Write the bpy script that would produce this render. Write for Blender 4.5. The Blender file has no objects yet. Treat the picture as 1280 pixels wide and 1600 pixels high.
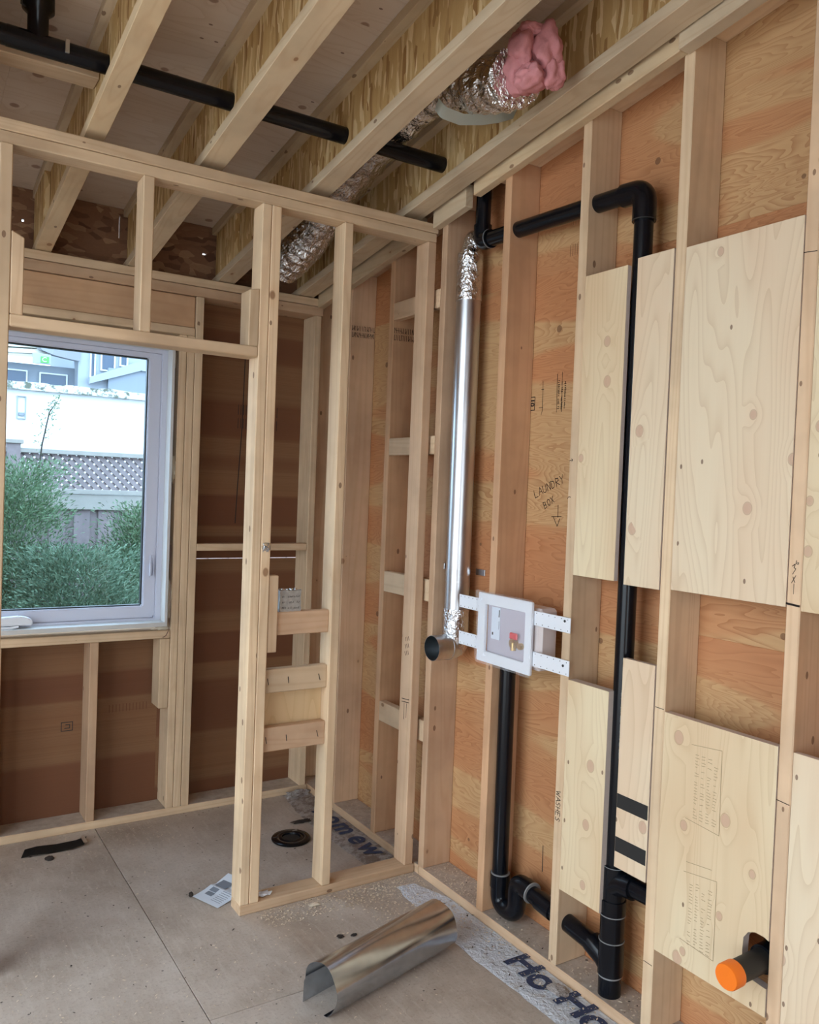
import bpy, bmesh, math, random
from mathutils import Vector, Matrix, noise

# ---------------------------------------------------------------- camera, world, exposure
scene = bpy.context.scene
C = scene.collection

F_PX, YAW, PITCH, ROLL = 1296.62, 0.5684, -0.0255, 0.0385
CAM = Vector((-1.9487, -2.4356, 1.6209))
fw = Vector((math.sin(YAW) * math.cos(PITCH), math.cos(YAW) * math.cos(PITCH), math.sin(PITCH)))
rt = Vector((math.cos(YAW), -math.sin(YAW), 0))
up = rt.cross(fw)
r2 = rt * math.cos(ROLL) + up * math.sin(ROLL)
u2 = up * math.cos(ROLL) - rt * math.sin(ROLL)
cam_data = bpy.data.cameras.new('camera')
cam_data.sensor_fit = 'AUTO'
cam_data.sensor_width = 36.0
cam_data.lens = F_PX * 36.0 / 1600.0
cam_data.clip_start = 0.02
cam_data.clip_end = 200
cam = bpy.data.objects.new('camera', cam_data)
cam.matrix_world = Matrix(((r2.x, u2.x, -fw.x, CAM.x), (r2.y, u2.y, -fw.y, CAM.y), (r2.z, u2.z, -fw.z, CAM.z), (0, 0, 0, 1)))
C.objects.link(cam)
scene.camera = cam

world = bpy.data.worlds.new('overcast_sky')
scene.world = world
world.use_nodes = True
bg = world.node_tree.nodes['Background']
bg.inputs['Color'].default_value = (0.77, 0.89, 1.0, 1)
bg.inputs['Strength'].default_value = 1.0

vs = scene.view_settings
vs.view_transform = 'Standard'
vs.look = 'None'
vs.exposure = 2.5
vs.gamma = 1.0
vs.use_curve_mapping = False

random.seed(7)
S = 0.4064                      # stud spacing


def zj(y):                      # underside of the sloping joists
    return 2.612 + 0.146 * (1.524 - y)


# ---------------------------------------------------------------- node helpers
class NT:
    def __init__(self, name):
        self.m = bpy.data.materials.new(name)
        self.m.use_nodes = True
        self.t = self.m.node_tree
        self.b = self.t.nodes['Principled BSDF']

    def n(self, kind, **props):
        nd = self.t.nodes.new(kind)
        for k, v in props.items():
            setattr(nd, k, v)
        return nd

    def l(self, a, b):
        self.t.links.new(a, b)

    def val(self, sock, v):
        if hasattr(v, 'is_linked') or hasattr(v, 'links'):
            self.l(v, sock)
        else:
            sock.default_value = v

    def math(self, op, a, b=0.0, c=None, clamp=False):
        nd = self.n('ShaderNodeMath', operation=op)
        nd.use_clamp = clamp
        self.val(nd.inputs[0], a)
        self.val(nd.inputs[1], b)
        if c is not None:
            self.val(nd.inputs[2], c)
        return nd.outputs[0]

    def coords(self, scale, rand=True, kind='Object'):
        tc = self.n('ShaderNodeTexCoord')
        mp = self.n('ShaderNodeMapping')
        mp.inputs['Scale'].default_value = scale
        if rand:
            oi = self.n('ShaderNodeObjectInfo')
            off = self.math('MULTIPLY', oi.outputs['Random'], 61.0)
            cv = self.n('ShaderNodeCombineXYZ')
            for i in range(3):
                self.l(off, cv.inputs[i])
            ad = self.n('ShaderNodeVectorMath', operation='ADD')
            self.l(tc.outputs[kind], ad.inputs[0])
            self.l(cv.outputs[0], ad.inputs[1])
            self.l(ad.outputs[0], mp.inputs['Vector'])
        else:
            self.l(tc.outputs[kind], mp.inputs['Vector'])
        return mp.outputs[0]

    def noise(self, vec, scale, detail=3.0, rough=0.55, dist=0.0):
        nd = self.n('ShaderNodeTexNoise')
        self.l(vec, nd.inputs['Vector'])
        nd.inputs['Scale'].default_value = scale
        nd.inputs['Detail'].default_value = detail
        nd.inputs['Roughness'].default_value = rough
        nd.inputs['Distortion'].default_value = dist
        return nd.outputs['Fac']

    def ramp(self, fac, stops, interp='LINEAR'):
        nd = self.n('ShaderNodeValToRGB')
        nd.color_ramp.interpolation = interp
        els = nd.color_ramp.elements
        while len(els) < len(stops):
            els.new(0.5)
        for e, (p, c) in zip(els, stops):
            e.position = p
            e.color = (*c, 1) if len(c) == 3 else c
        self.l(fac, nd.inputs[0])
        return nd.outputs['Color']

    def mix(self, fac, a, b, blend='MIX'):
        nd = self.n('ShaderNodeMix', data_type='RGBA', blend_type=blend)
        self.val(nd.inputs[0], fac)
        for s, v in ((nd.inputs[6], a), (nd.inputs[7], b)):
            if isinstance(v, tuple):
                s.default_value = (*v, 1) if len(v) == 3 else v
            else:
                self.l(v, s)
        return nd.outputs[2]

    def bump(self, h, strength=0.3, dist=0.002):
        nd = self.n('ShaderNodeBump')
        nd.inputs['Strength'].default_value = strength
        nd.inputs['Distance'].default_value = dist
        self.l(h, nd.inputs['Height'])
        self.l(nd.outputs[0], self.b.inputs['Normal'])

    def out(self, col, rough=0.6, metal=0.0, spec=0.3):
        self.val(self.b.inputs['Base Color'], (*col, 1) if isinstance(col, tuple) else col)
        self.val(self.b.inputs['Roughness'], rough)
        self.b.inputs['Metallic'].default_value = metal
        self.b.inputs['Specular IOR Level'].default_value = spec
        return self.m


def lumber(name, axis, pale=(0.72, 0.555, 0.375), warm=(0.60, 0.40, 0.265), knots=0.33, dusty=False):
    """sawn framing timber, grain along the given axis"""
    t = NT(name)
    i = 'xyz'.index(axis)
    sc = [1.0, 1.0, 1.0]
    sc[i] = 0.045
    v = t.coords(tuple(sc))
    ring = t.noise(v, 7.0, 2.0, 0.5, 0.25)
    lines = t.math('SINE', t.math('MULTIPLY', ring, 85.0))
    lines = t.math('MULTIPLY_ADD', lines, 0.5, 0.5)
    fine = t.noise(v, 95.0, 3.0, 0.6)
    oi = t.n('ShaderNodeObjectInfo')
    rnd = oi.outputs['Random']
    r1 = t.math('FRACT', t.math('MULTIPLY', rnd, 7.13))
    r2_ = t.math('FRACT', t.math('MULTIPLY', rnd, 23.7))
    base = t.mix(t.math('POWER', r1, 1.7), pale, warm)
    dark = t.mix(0.42, base, (0.42, 0.22, 0.10))
    col = t.mix(t.math('MULTIPLY', t.math('POWER', lines, 3.0), 0.5), base, dark)
    col = t.mix(t.math('MULTIPLY', fine, 0.30), col, dark)
    v0 = t.coords((1, 1, 1))
    blot = t.noise(v0, 3.0, 4.0, 0.6)
    bl = t.ramp(blot, [(0.3, (0.82, 0.80, 0.78)), (0.62, (1.08, 1.06, 1.02))])
    col = t.mix(1.0, col, bl, 'MULTIPLY')
    # knots
    ks = [9.0, 9.0, 9.0]
    ks[i] = 6.0
    kv = t.coords(tuple(ks))
    vo = t.n('ShaderNodeTexVoronoi')
    t.l(kv, vo.inputs['Vector'])
    vo.inputs['Scale'].default_value = 1.0
    sep = t.n('ShaderNodeSeparateColor')
    t.l(vo.outputs['Color'], sep.inputs[0])
    gate = t.math('LESS_THAN', sep.outputs[0], knots)
    rad = t.math('MULTIPLY_ADD', sep.outputs[1], 0.10, 0.045)
    k = t.math('SUBTRACT', 1.0, t.math('DIVIDE', vo.outputs['Distance'], rad), clamp=True)
    k = t.math('MULTIPLY', t.math('MULTIPLY', k, 4.0, clamp=True), gate)
    col = t.mix(t.math('MULTIPLY', k, 0.85), col, (0.20, 0.095, 0.05))
    halo = t.math('SUBTRACT', 1.0, t.math('DIVIDE', vo.outputs['Distance'], t.math('MULTIPLY', rad, 2.6)), clamp=True)
    col = t.mix(t.math('MULTIPLY', t.math('MULTIPLY', halo, gate), 0.35), col, (0.48, 0.27, 0.13))
    vn = t.n('ShaderNodeTexVoronoi')
    ks2 = [24.0, 24.0, 24.0]
    ks2[i] = 13.0
    t.l(t.coords(tuple(ks2)), vn.inputs['Vector'])
    vn.inputs['Scale'].default_value = 1.0
    sn = t.n('ShaderNodeSeparateColor')
    t.l(vn.outputs['Color'], sn.inputs[0])
    kn = t.math('MULTIPLY', t.math('LESS_THAN', vn.outputs['Distance'], 0.16), t.math('LESS_THAN', sn.outputs[0], 0.10))
    col = t.mix(t.math('MULTIPLY', kn, 0.75), col, (0.16, 0.075, 0.04))
    # per piece brightness
    br = t.math('MULTIPLY_ADD', r2_, 0.22, 0.90)
    brc = t.n('ShaderNodeCombineColor')
    for q in range(3):
        t.l(br, brc.inputs[q])
    col = t.mix(1.0, col, brc.outputs[0], 'MULTIPLY')
    t.bump(fine, 0.25, 0.001)
    if dusty:
        geo = t.n('ShaderNodeNewGeometry')
        sg_ = t.n('ShaderNodeSeparateXYZ')
        t.l(geo.outputs['True Normal'], sg_.inputs[0])
        upf = t.math('GREATER_THAN', sg_.outputs[2], 0.8)
        dn = t.noise(t.coords((1, 1, 1)), 28.0, 4.0, 0.7)
        dust = t.ramp(dn, [(0.3, (0.36, 0.30, 0.25)), (0.7, (0.56, 0.50, 0.44))])
        col = t.mix(t.math('MULTIPLY', upf, 0.85), col, dust)
    return t.out(col, 0.62, 0, 0.25)


def sheathing(name, plane, tone=1.0, dark=False):
    """fir plywood with strong wavy grain that runs level"""
    t = NT(name)
    tc = t.n('ShaderNodeTexCoord')
    sep = t.n('ShaderNodeSeparateXYZ')
    t.l(tc.outputs['Object'], sep.inputs[0])
    cb = t.n('ShaderNodeCombineXYZ')
    t.l(sep.outputs['y' == plane and 0 or 1], cb.inputs[0])       # level axis
    t.l(sep.outputs[2], cb.inputs[1])
    t.l(t.math('MULTIPLY', t.n('ShaderNodeObjectInfo').outputs['Random'], 31.0), cb.inputs[2])

    def mp(s):
        m = t.n('ShaderNodeMapping')
        m.inputs['Scale'].default_value = s
        t.l(cb.outputs[0], m.inputs['Vector'])
        return m.outputs[0]
    h = t.noise(mp((0.95, 6.0, 1)), 1.25, 3.0, 0.5, 0.45)
    w = t.math('MULTIPLY', h, 34.0)
    saw = t.math('FRACT', w)
    line = t.math('POWER', saw, 2.2)
    fib = t.noise(mp((3.5, 150, 1)), 1.0, 2.0, 0.6)
    mask = t.noise(mp((0.7, 1.6, 1)), 1.6, 1.0, 0.5)
    patch = t.noise(mp((0.22, 1.35, 3)), 2.4, 0.6, 0.5, 0.2)
    if dark:  # window wall: reddish ply, lowered further to stand in for backlit shade
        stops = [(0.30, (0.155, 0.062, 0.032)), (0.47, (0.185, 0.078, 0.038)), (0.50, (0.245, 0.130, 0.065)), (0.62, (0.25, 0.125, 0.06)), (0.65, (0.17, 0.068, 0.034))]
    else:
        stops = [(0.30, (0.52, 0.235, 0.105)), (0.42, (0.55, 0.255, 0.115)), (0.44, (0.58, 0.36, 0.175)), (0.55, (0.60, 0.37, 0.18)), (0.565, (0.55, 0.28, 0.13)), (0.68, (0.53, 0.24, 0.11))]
    base = t.ramp(patch, stops)
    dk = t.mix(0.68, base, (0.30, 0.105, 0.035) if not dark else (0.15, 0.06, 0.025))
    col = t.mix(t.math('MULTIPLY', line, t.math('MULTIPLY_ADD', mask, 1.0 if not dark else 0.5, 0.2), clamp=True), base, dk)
    col = t.mix(t.math('MULTIPLY', fib, 0.28), col, dk)
    vo = t.n('ShaderNodeTexVoronoi', voronoi_dimensions='2D')
    t.l(mp((1.0, 1.0, 1)), vo.inputs['Vector'])
    vo.inputs['Scale'].default_value = 4.6
    sp = t.n('ShaderNodeSeparateColor')
    t.l(vo.outputs['Color'], sp.inputs[0])
    gate = t.math('LESS_THAN', sp.outputs[0], 0.34)
    k = t.math('LESS_THAN', vo.outputs['Distance'], t.math('MULTIPLY_ADD', sp.outputs[1], 0.035, 0.03))
    col = t.mix(t.math('MULTIPLY', t.math('MULTIPLY', k, gate), 0.75), col, (0.17, 0.08, 0.04))
    t.bump(t.math('ADD', fib, t.math('MULTIPLY', line, 0.6)), 0.18, 0.001)
    return t.out(col, 0.6, 0, 0.25)


def pineply(name, plane, a=(0.80, 0.66, 0.44), b=(0.72, 0.53, 0.33), knot=0.42, kcol=(0.55, 0.33, 0.23), grain=0.5):
    """pale softwood plywood, upright grain and round knots"""
    t = NT(name)
    tc = t.n('ShaderNodeTexCoord')
    sep = t.n('ShaderNodeSeparateXYZ')
    t.l(tc.outputs['Object'], sep.inputs[0])
    cb = t.n('ShaderNodeCombineXYZ')
    rnd = t.n('ShaderNodeObjectInfo').outputs['Random']
    off = t.math('MULTIPLY', rnd, 43.0)
    ax = {'x': (1, 2), 'y': (0, 2), 'z': (1, 0)}[plane]
    t.l(t.math('ADD', sep.outputs[ax[0]], off), cb.inputs[0])
    t.l(t.math('ADD', sep.outputs[ax[1]], off), cb.inputs[1])

    def mp(s):
        m = t.n('ShaderNodeMapping')
        m.inputs['Scale'].default_value = s
        t.l(cb.outputs[0], m.inputs['Vector'])
        return m.outputs[0]
    vo = t.n('ShaderNodeTexVoronoi', voronoi_dimensions='2D')
    t.l(mp((1, 0.8, 1)), vo.inputs['Vector'])
    vo.inputs['Scale'].default_value = 8.0
    sp = t.n('ShaderNodeSeparateColor')
    t.l(vo.outputs['Color'], sp.inputs[0])
    gate = t.math('LESS_THAN', sp.outputs[0], knot)
    rad = t.math('MULTIPLY_ADD', sp.outputs[1], 0.06, 0.07)
    d = vo.outputs['Distance']
    h = t.noise(mp((6.5, 0.75, 1)), 1.0, 1.6, 0.45, 0.15)
    bend = t.math('MULTIPLY', t.math('MULTIPLY', t.math('SUBTRACT', 1.0, t.math('DIVIDE', d, t.math('MULTIPLY', rad, 4.0)), clamp=True), gate), 0.10)
    w = t.math('FRACT', t.math('MULTIPLY', t.math('ADD', h, bend), 17.0))
    line = t.math('POWER', w, 4.0)
    patch = t.noise(mp((2.0, 0.6, 1)), 1.7, 2.0, 0.5)
    base = t.mix(t.ramp(patch, [(0.38, (0, 0, 0)), (0.62, (1, 1, 1))]), a, b)
    dk = t.mix(0.5, base, (0.45, 0.27, 0.12))
    col = t.mix(t.math('MULTIPLY', line, grain), base, dk)
    fib = t.noise(mp((160, 4, 1)), 1.0, 2.0, 0.6)
    col = t.mix(t.math('MULTIPLY', fib, 0.16), col, dk)
    k = t.math('MULTIPLY', t.math('MULTIPLY', t.math('SUBTRACT', rad, d), 60.0, clamp=True), gate)
    col = t.mix(t.math('MULTIPLY', k, 0.7), col, kcol)
    ringk = t.math('MULTIPLY', t.math('SUBTRACT', 1.0, t.math('MULTIPLY', t.math('ABSOLUTE', t.math('SUBTRACT', d, rad)), 70.0), clamp=True), gate)
    col = t.mix(t.math('MULTIPLY', ringk, 0.5), col, (0.30, 0.16, 0.09))
    vo2 = t.n('ShaderNodeTexVoronoi', voronoi_dimensions='2D')
    t.l(mp((1, 0.55, 1)), vo2.inputs['Vector'])
    vo2.inputs['Scale'].default_value = 13.0
    sp2 = t.n('ShaderNodeSeparateColor')
    t.l(vo2.outputs['Color'], sp2.inputs[0])
    k2 = t.math('MULTIPLY', t.math('LESS_THAN', vo2.outputs['Distance'], 0.05), t.math('LESS_THAN', sp2.outputs[0], 0.14))
    col = t.mix(t.math('MULTIPLY', k2, 0.8), col, (0.16, 0.08, 0.05))
    t.bump(fib, 0.15, 0.001)
    return t.out(col, 0.58, 0, 0.25)


def osb(name, plane, c=((0.30, 0.15, 0.05), (0.58, 0.38, 0.16), (0.86, 0.67, 0.38))):
    t = NT(name)
    sc = (16, 50, 44) if plane == 'y' else (40, 70, 9)
    v = t.coords(sc)
    dn = t.noise(t.coords((1, 1, 1)), 4.0, 1.0)
    ad = t.n('ShaderNodeVectorMath', operation='ADD')
    sc2 = t.n('ShaderNodeVectorMath', operation='SCALE')
    nn = t.n('ShaderNodeTexNoise')
    t.l(t.coords((1, 1, 1)), nn.inputs['Vector'])
    nn.inputs['Scale'].default_value = 7.0
    t.l(nn.outputs['Color'], sc2.inputs[0])
    sc2.inputs['Scale'].default_value = 2.6
    t.l(v, ad.inputs[0])
    t.l(sc2.outputs[0], ad.inputs[1])
    vo = t.n('ShaderNodeTexVoronoi')
    t.l(ad.outputs[0], vo.inputs['Vector'])
    vo.inputs['Scale'].default_value = 1.0
    sp = t.n('ShaderNodeSeparateColor')
    t.l(vo.outputs['Color'], sp.inputs[0])
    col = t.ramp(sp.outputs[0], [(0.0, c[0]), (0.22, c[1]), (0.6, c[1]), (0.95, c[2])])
    fib = t.noise(v, 4.0, 3.0)
    col = t.mix(t.math('MULTIPLY', fib, 0.35), col, c[0])
    col = t.mix(t.math('MULTIPLY', dn, 0.12), col, c[1])
    t.bump(sp.outputs[1], 0.35, 0.002)
    return t.out(col, 0.7, 0, 0.2)


def plain(name, col, rough=0.5, metal=0.0, spec=0.5, nz=0.0, bump=0.0, scale=40.0):
    t = NT(name)
    if nz or bump:
        f = t.noise(t.coords((1, 1, 1)), scale, 4.0, 0.6)
        c = t.mix(t.math('MULTIPLY', f, nz), col, tuple(x * 0.4 for x in col))
        if bump:
            t.bump(f, bump, 0.003)
        return t.out(c, rough, metal, spec)
    return t.out(col, rough, metal, spec)


M = {}
for ax in 'xyz':
    M['lum' + ax] = lumber('framing_lumber_' + ax, ax)
    M['joist' + ax] = lumber('joist_flange_lumber_' + ax, ax, (0.66, 0.54, 0.385), (0.60, 0.465, 0.30), 0.2)
    M['fir' + ax] = lumber('fir_lumber_' + ax, ax, (0.66, 0.44, 0.27), (0.62, 0.37, 0.22), 0.2)
M['platey'] = lumber('dusty_plate_lumber_y', 'y', dusty=True)
M['platex'] = lumber('dusty_plate_lumber_x', 'x', dusty=True)
M['sheath_r'] = sheathing('fir_plywood_side', 'x')
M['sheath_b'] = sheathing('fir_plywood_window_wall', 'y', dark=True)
M['board'] = pineply('pale_plywood_backing', 'x')
M['board2'] = pineply('clear_plywood_backing', 'x', (0.80, 0.66, 0.47), (0.77, 0.58, 0.40), 0.10, grain=0.55)
M['board_y'] = pineply('thin_plywood_panel', 'y', (0.70, 0.52, 0.30), (0.66, 0.45, 0.25), 0.1)
M['deck'] = pineply('roof_deck_plywood', 'z', (0.74, 0.62, 0.51), (0.68, 0.54, 0.42), 0.30, (0.26, 0.12, 0.07), 0.5)
M['osb'] = osb('strand_board_web', 'x')
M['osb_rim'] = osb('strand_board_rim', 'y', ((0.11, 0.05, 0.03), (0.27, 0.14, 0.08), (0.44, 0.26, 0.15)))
M['ply_edge'] = plain('plywood_edge', (0.70, 0.58, 0.50), 0.7, nz=0.3, scale=90)

# floor: dusty subfloor
t = NT('dusty_subfloor')
v = t.coords((1, 1, 1), rand=False, kind='Object')
n1 = t.noise(v, 2.2, 5.0, 0.65)
n2 = t.noise(v, 90.0, 4.0, 0.7)
n3 = t.noise(t.coords((9, 1.4, 1), rand=False), 6.0, 4.0, 0.7)
col = t.ramp(n1, [(0.28, (0.36, 0.29, 0.235)), (0.5, (0.50, 0.425, 0.36)), (0.72, (0.62, 0.55, 0.49))])
col = t.mix(t.ramp(n3, [(0.5, (0, 0, 0)), (0.75, (0.45, 0.45, 0.45))]), col, (0.66, 0.60, 0.53))
col = t.mix(t.ramp(n2, [(0.52, (0, 0, 0)), (0.70, (0.4, 0.4, 0.4))]), col, (0.27, 0.21, 0.165))
vo = t.n('ShaderNodeTexVoronoi')
t.l(v, vo.inputs['Vector'])
vo.inputs['Scale'].default_value = 34.0
sp = t.n('ShaderNodeSeparateColor')
t.l(vo.outputs['Color'], sp.inputs[0])
k = t.math('MULTIPLY', t.math('LESS_THAN', vo.outputs['Distance'], 0.13), t.math('LESS_THAN', sp.outputs[0], 0.12))
col = t.mix(t.math('MULTIPLY', k, 0.7), col, (0.06, 0.05, 0.045))
t.bump(n2, 0.3, 0.002)
M['floor'] = t.out(col, 0.75, 0, 0.25)

# metals
t = NT('galvanised_steel')
n1 = t.noise(t.coords((1, 1, 0.15)), 30.0, 3.0)
col = t.ramp(n1, [(0.3, (0.54, 0.55, 0.57)), (0.7, (0.68, 0.69, 0.71))])
M['galv'] = t.out(col, t.math('MULTIPLY_ADD', n1, 0.16, 0.24), 1.0)
t = NT('bright_sheet_steel')
n1 = t.noise(t.coords((1, 1, 1)), 18.0, 3.0)
M['sheet'] = t.out(t.ramp(n1, [(0.3, (0.46, 0.50, 0.56)), (0.7, (0.58, 0.62, 0.68))]), 0.22, 1.0)
t = NT('crumpled_foil')
n1 = t.noise(t.coords((1, 1, 1)), 48.0, 3.0, 0.6, 0.6)
n2 = t.noise(t.coords((1, 1, 1)), 15.0, 2.0, 0.6, 0.6)
t.bump(t.math('ADD', n1, n2), 0.8, 0.012)
M['foil'] = t.out((0.74, 0.74, 0.75), 0.16, 1.0)
t = NT('flexible_duct_foil')
n1 = t.noise(t.coords((1, 0.5, 1)), 60.0, 3.0, 0.6, 0.6)
n2 = t.noise(t.coords((1, 0.35, 1)), 22.0, 2.0, 0.6, 1.0)
t.bump(t.math('ADD', n1, t.math('MULTIPLY', n2, 1.6)), 0.9, 0.014)
M['flexfoil'] = t.out((0.84, 0.83, 0.82), 0.13, 1.0)
M['duct_in'] = plain('duct_inside', (0.05, 0.06, 0.065), 0.35, 0.6)
M['abs'] = plain('black_plastic_pipe', (0.004, 0.005, 0.008), 0.22, 0, 0.35, nz=0.3, bump=0.05, scale=60)
M['abs_matte'] = plain('matte_black_plastic', (0.022, 0.021, 0.020), 0.55, 0, 0.4)
M['glue'] = plain('solvent_cement_ring', (0.24, 0.24, 0.24), 0.5)
M['print_white'] = plain('white_pipe_print', (0.4, 0.4, 0.38), 0.6)
M['orange'] = plain('orange_plastic', (0.95, 0.20, 0.01), 0.4, 0, 0.5)
M['white'] = plain('white_plastic', (0.80, 0.82, 0.86), 0.35, 0, 0.5)
M['white_in'] = plain('lilac_plastic_recess', (0.50, 0.46, 0.52), 0.4, 0, 0.5)
M['body'] = plain('box_body_plastic', (0.70, 0.62, 0.60), 0.45, 0, 0.4)
M['vinyl'] = plain('window_vinyl', (0.62, 0.64, 0.74), 0.35, 0, 0.5)
M['sill'] = plain('primed_window_jamb', (0.66, 0.66, 0.64), 0.5, nz=0.12, scale=25)
M['brass'] = plain('brass', (0.65, 0.45, 0.18), 0.3, 1.0)
M['red'] = plain('red_plastic', (0.70, 0.04, 0.04), 0.35)
M['paper'] = plain('white_paper', (0.70, 0.76, 0.84), 0.7, 0, 0.2)
M['paper_grey'] = plain('paper_print', (0.22, 0.25, 0.30), 0.7, 0, 0.2)
M['ink'] = plain('black_marker', (0.025, 0.018, 0.016), 0.7, 0, 0.1)
M['ink_soft'] = plain('faded_stamp_ink', (0.18, 0.10, 0.055), 0.8, 0, 0.1)
M['ink_board'] = plain('grey_stamp_ink', (0.40, 0.29, 0.17), 0.8, 0, 0.1)
M['navy'] = plain('navy_print', (0.045, 0.06, 0.12), 0.6, 0, 0.2)
for nm_, c1, c2, lo in (('wrap', (0.66, 0.69, 0.75), (0.36, 0.29, 0.23), 0.56), ('wrap_dirty', (0.46, 0.42, 0.40), (0.22, 0.17, 0.14), 0.45)):
    t = NT('house_wrap' if nm_ == 'wrap' else 'dirty_house_wrap')
    v = t.coords((1, 1, 1))
    n1 = t.noise(v, 16.0, 6.0, 0.75, 0.4)
    n2 = t.noise(v, 55.0, 3.0, 0.6, 0.6)
    col = t.mix(t.ramp(n1, [(lo, (0, 0, 0)), (lo + 0.12, (0.9, 0.9, 0.9))]), c1, c2)
    t.bump(t.math('ADD', n1, n2), 0.9, 0.01)
    M[nm_] = t.out(col, 0.5, 0, 0.3)
M['wool'] = plain('pink_fibreglass', (0.68, 0.29, 0.30), 0.95, 0, 0.05, nz=0.35, bump=0.7, scale=55)
M['foam'] = plain('spray_foam', (0.66, 0.60, 0.48), 0.8, 0, 0.2, bump=0.6, scale=60)
M['chip'] = plain('wood_shavings', (0.76, 0.65, 0.51), 0.8, 0, 0.1, nz=0.3)
M['dirt'] = plain('dark_crumbs', (0.05, 0.04, 0.035), 0.85, 0, 0.1)
M['dark_metal'] = plain('dark_flashing', (0.045, 0.05, 0.052), 0.4, 0.4)
M['stone'] = plain('speckled_foil_wrap', (0.62, 0.62, 0.60), 0.35, 0.6, nz=0.9, bump=0.6, scale=55)
M['wire'] = plain('wire_steel', (0.42, 0.42, 0.43), 0.3, 1.0)
M['wirebrown'] = plain('brown_wire', (0.10, 0.04, 0.025), 0.5)
M['strapmetal'] = plain('tinned_strap', (0.74, 0.77, 0.70), 0.35, 0.15)
M['tape_black'] = plain('black_strip_paint', (0.02, 0.019, 0.018), 0.6, nz=0.5, scale=120)
# film and glass
t = NT('clear_poly_film')
t.b.inputs['Base Color'].default_value = (0.93, 0.93, 0.98, 1)
t.b.inputs['Roughness'].default_value = 0.12
t.b.inputs['Alpha'].default_value = 0.15
t.b.inputs['Specular IOR Level'].default_value = 0.8
n1 = t.noise(t.coords((1, 1, 1)), 28.0, 2.0, 0.5, 0.8)
t.bump(n1, 0.35, 0.006)
M['film'] = t.m
t = NT('window_glass')
tr = t.n('ShaderNodeBsdfTransparent')
tr.inputs[0].default_value = (0.80, 0.90, 0.98, 1)
gl = t.n('ShaderNodeBsdfGlossy')
gl.inputs['Roughness'].default_value = 0.02
ms = t.n('ShaderNodeMixShader')
ms.inputs[0].default_value = 0.025
t.l(tr.outputs[0], ms.inputs[1])
t.l(gl.outputs[0], ms.inputs[2])
t.l(ms.outputs[0], t.t.nodes['Material Output'].inputs['Surface'])
M['glass'] = t.m
# outdoors
M['fence'] = plain('weathered_cedar', (0.34, 0.28, 0.28), 0.85, 0, 0.1, nz=0.7, scale=14)
M['fence2'] = plain('weathered_rail', (0.42, 0.39, 0.35), 0.85, 0, 0.1, nz=0.5, scale=10)
M['stucco'] = plain('white_stucco', (0.84, 0.84, 0.82), 0.9, 0, 0.1, nz=0.05, scale=3)
t = NT('mossy_cap')
n1 = t.noise(t.coords((1, 1, 1)), 11.0, 4.0, 0.75)
M['moss'] = t.out(t.ramp(n1, [(0.47, (0.70, 0.70, 0.68)), (0.56, (0.16, 0.17, 0.13))]), 0.9, 0, 0.1)
M['siding'] = plain('grey_siding', (0.30, 0.33, 0.37), 0.8, 0, 0.1, nz=0.1, scale=5)
M['siding2'] = plain('pale_siding', (0.42, 0.45, 0.49), 0.8, 0, 0.1, nz=0.1, scale=5)
M['trim_w'] = plain('white_trim', (0.75, 0.76, 0.76), 0.6)
M['shingle'] = plain('pale_shingle', (0.60, 0.58, 0.50), 0.9, 0, 0.1, nz=0.25, scale=3)
M['soffit'] = plain('grey_soffit', (0.30, 0.30, 0.32), 0.8)
M['pane_dark'] = plain('dark_pane', (0.06, 0.09, 0.14), 0.08, 0, 0.6)
M['green_sign'] = plain('green_sign_face', (0.12, 0.55, 0.10), 0.5)
M['leaf'] = plain('cedar_foliage', (0.16, 0.26, 0.14), 0.6, 0, 0.3, nz=0.7, scale=4)
M['leaf2'] = plain('blue_green_foliage', (0.15, 0.24, 0.15), 0.6, 0, 0.3, nz=0.7, scale=4)
M['bark'] = plain('bark', (0.045, 0.035, 0.03), 0.9, nz=0.4)
M['concrete'] = plain('bounce_concrete', (0.68, 0.66, 0.63), 0.9, nz=0.2, scale=3)  # unseen outdoor ground, brightened to throw light up at the ceiling
M['ground'] = plain('garden_soil', (0.10, 0.085, 0.07), 0.95, nz=0.5, scale=6)


# ---------------------------------------------------------------- mesh helpers
def link(name, bm, mat, parent=None, loc=(0, 0, 0), smooth=False):
    me = bpy.data.meshes.new(name)
    bm.normal_update()
    bm.to_mesh(me)
    bm.free()
    if smooth:
        for p in me.polygons:
            p.use_smooth = True
    if smooth:
        me.set_sharp_from_angle(angle=math.radians(50))
    if mat:
        me.materials.append(M[mat] if isinstance(mat, str) else mat)
    o = bpy.data.objects.new(name, me)
    o.location = loc
    C.objects.link(o)
    if parent is not None:
        o.parent = parent
        w = parent_world(parent)
        o.location = Vector(loc) - w
    return o


def parent_world(o):
    w = Vector((0, 0, 0))
    while o is not None:
        w += o.location
        o = o.parent
    return w


def tag(o, label=None, cat=None, group=None, kind=None):
    if label:
        o['label'] = label
    if cat:
        o['category'] = cat
    if group:
        o['group'] = group
    if kind:
        o['kind'] = kind
    return o


def thing(name, label, cat, loc=(0, 0, 0), group=None, kind=None):
    o = bpy.data.objects.new(name, None)
    o.empty_display_size = 0.05
    o.location = loc
    C.objects.link(o)
    return tag(o, label, cat, group, kind)


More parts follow.
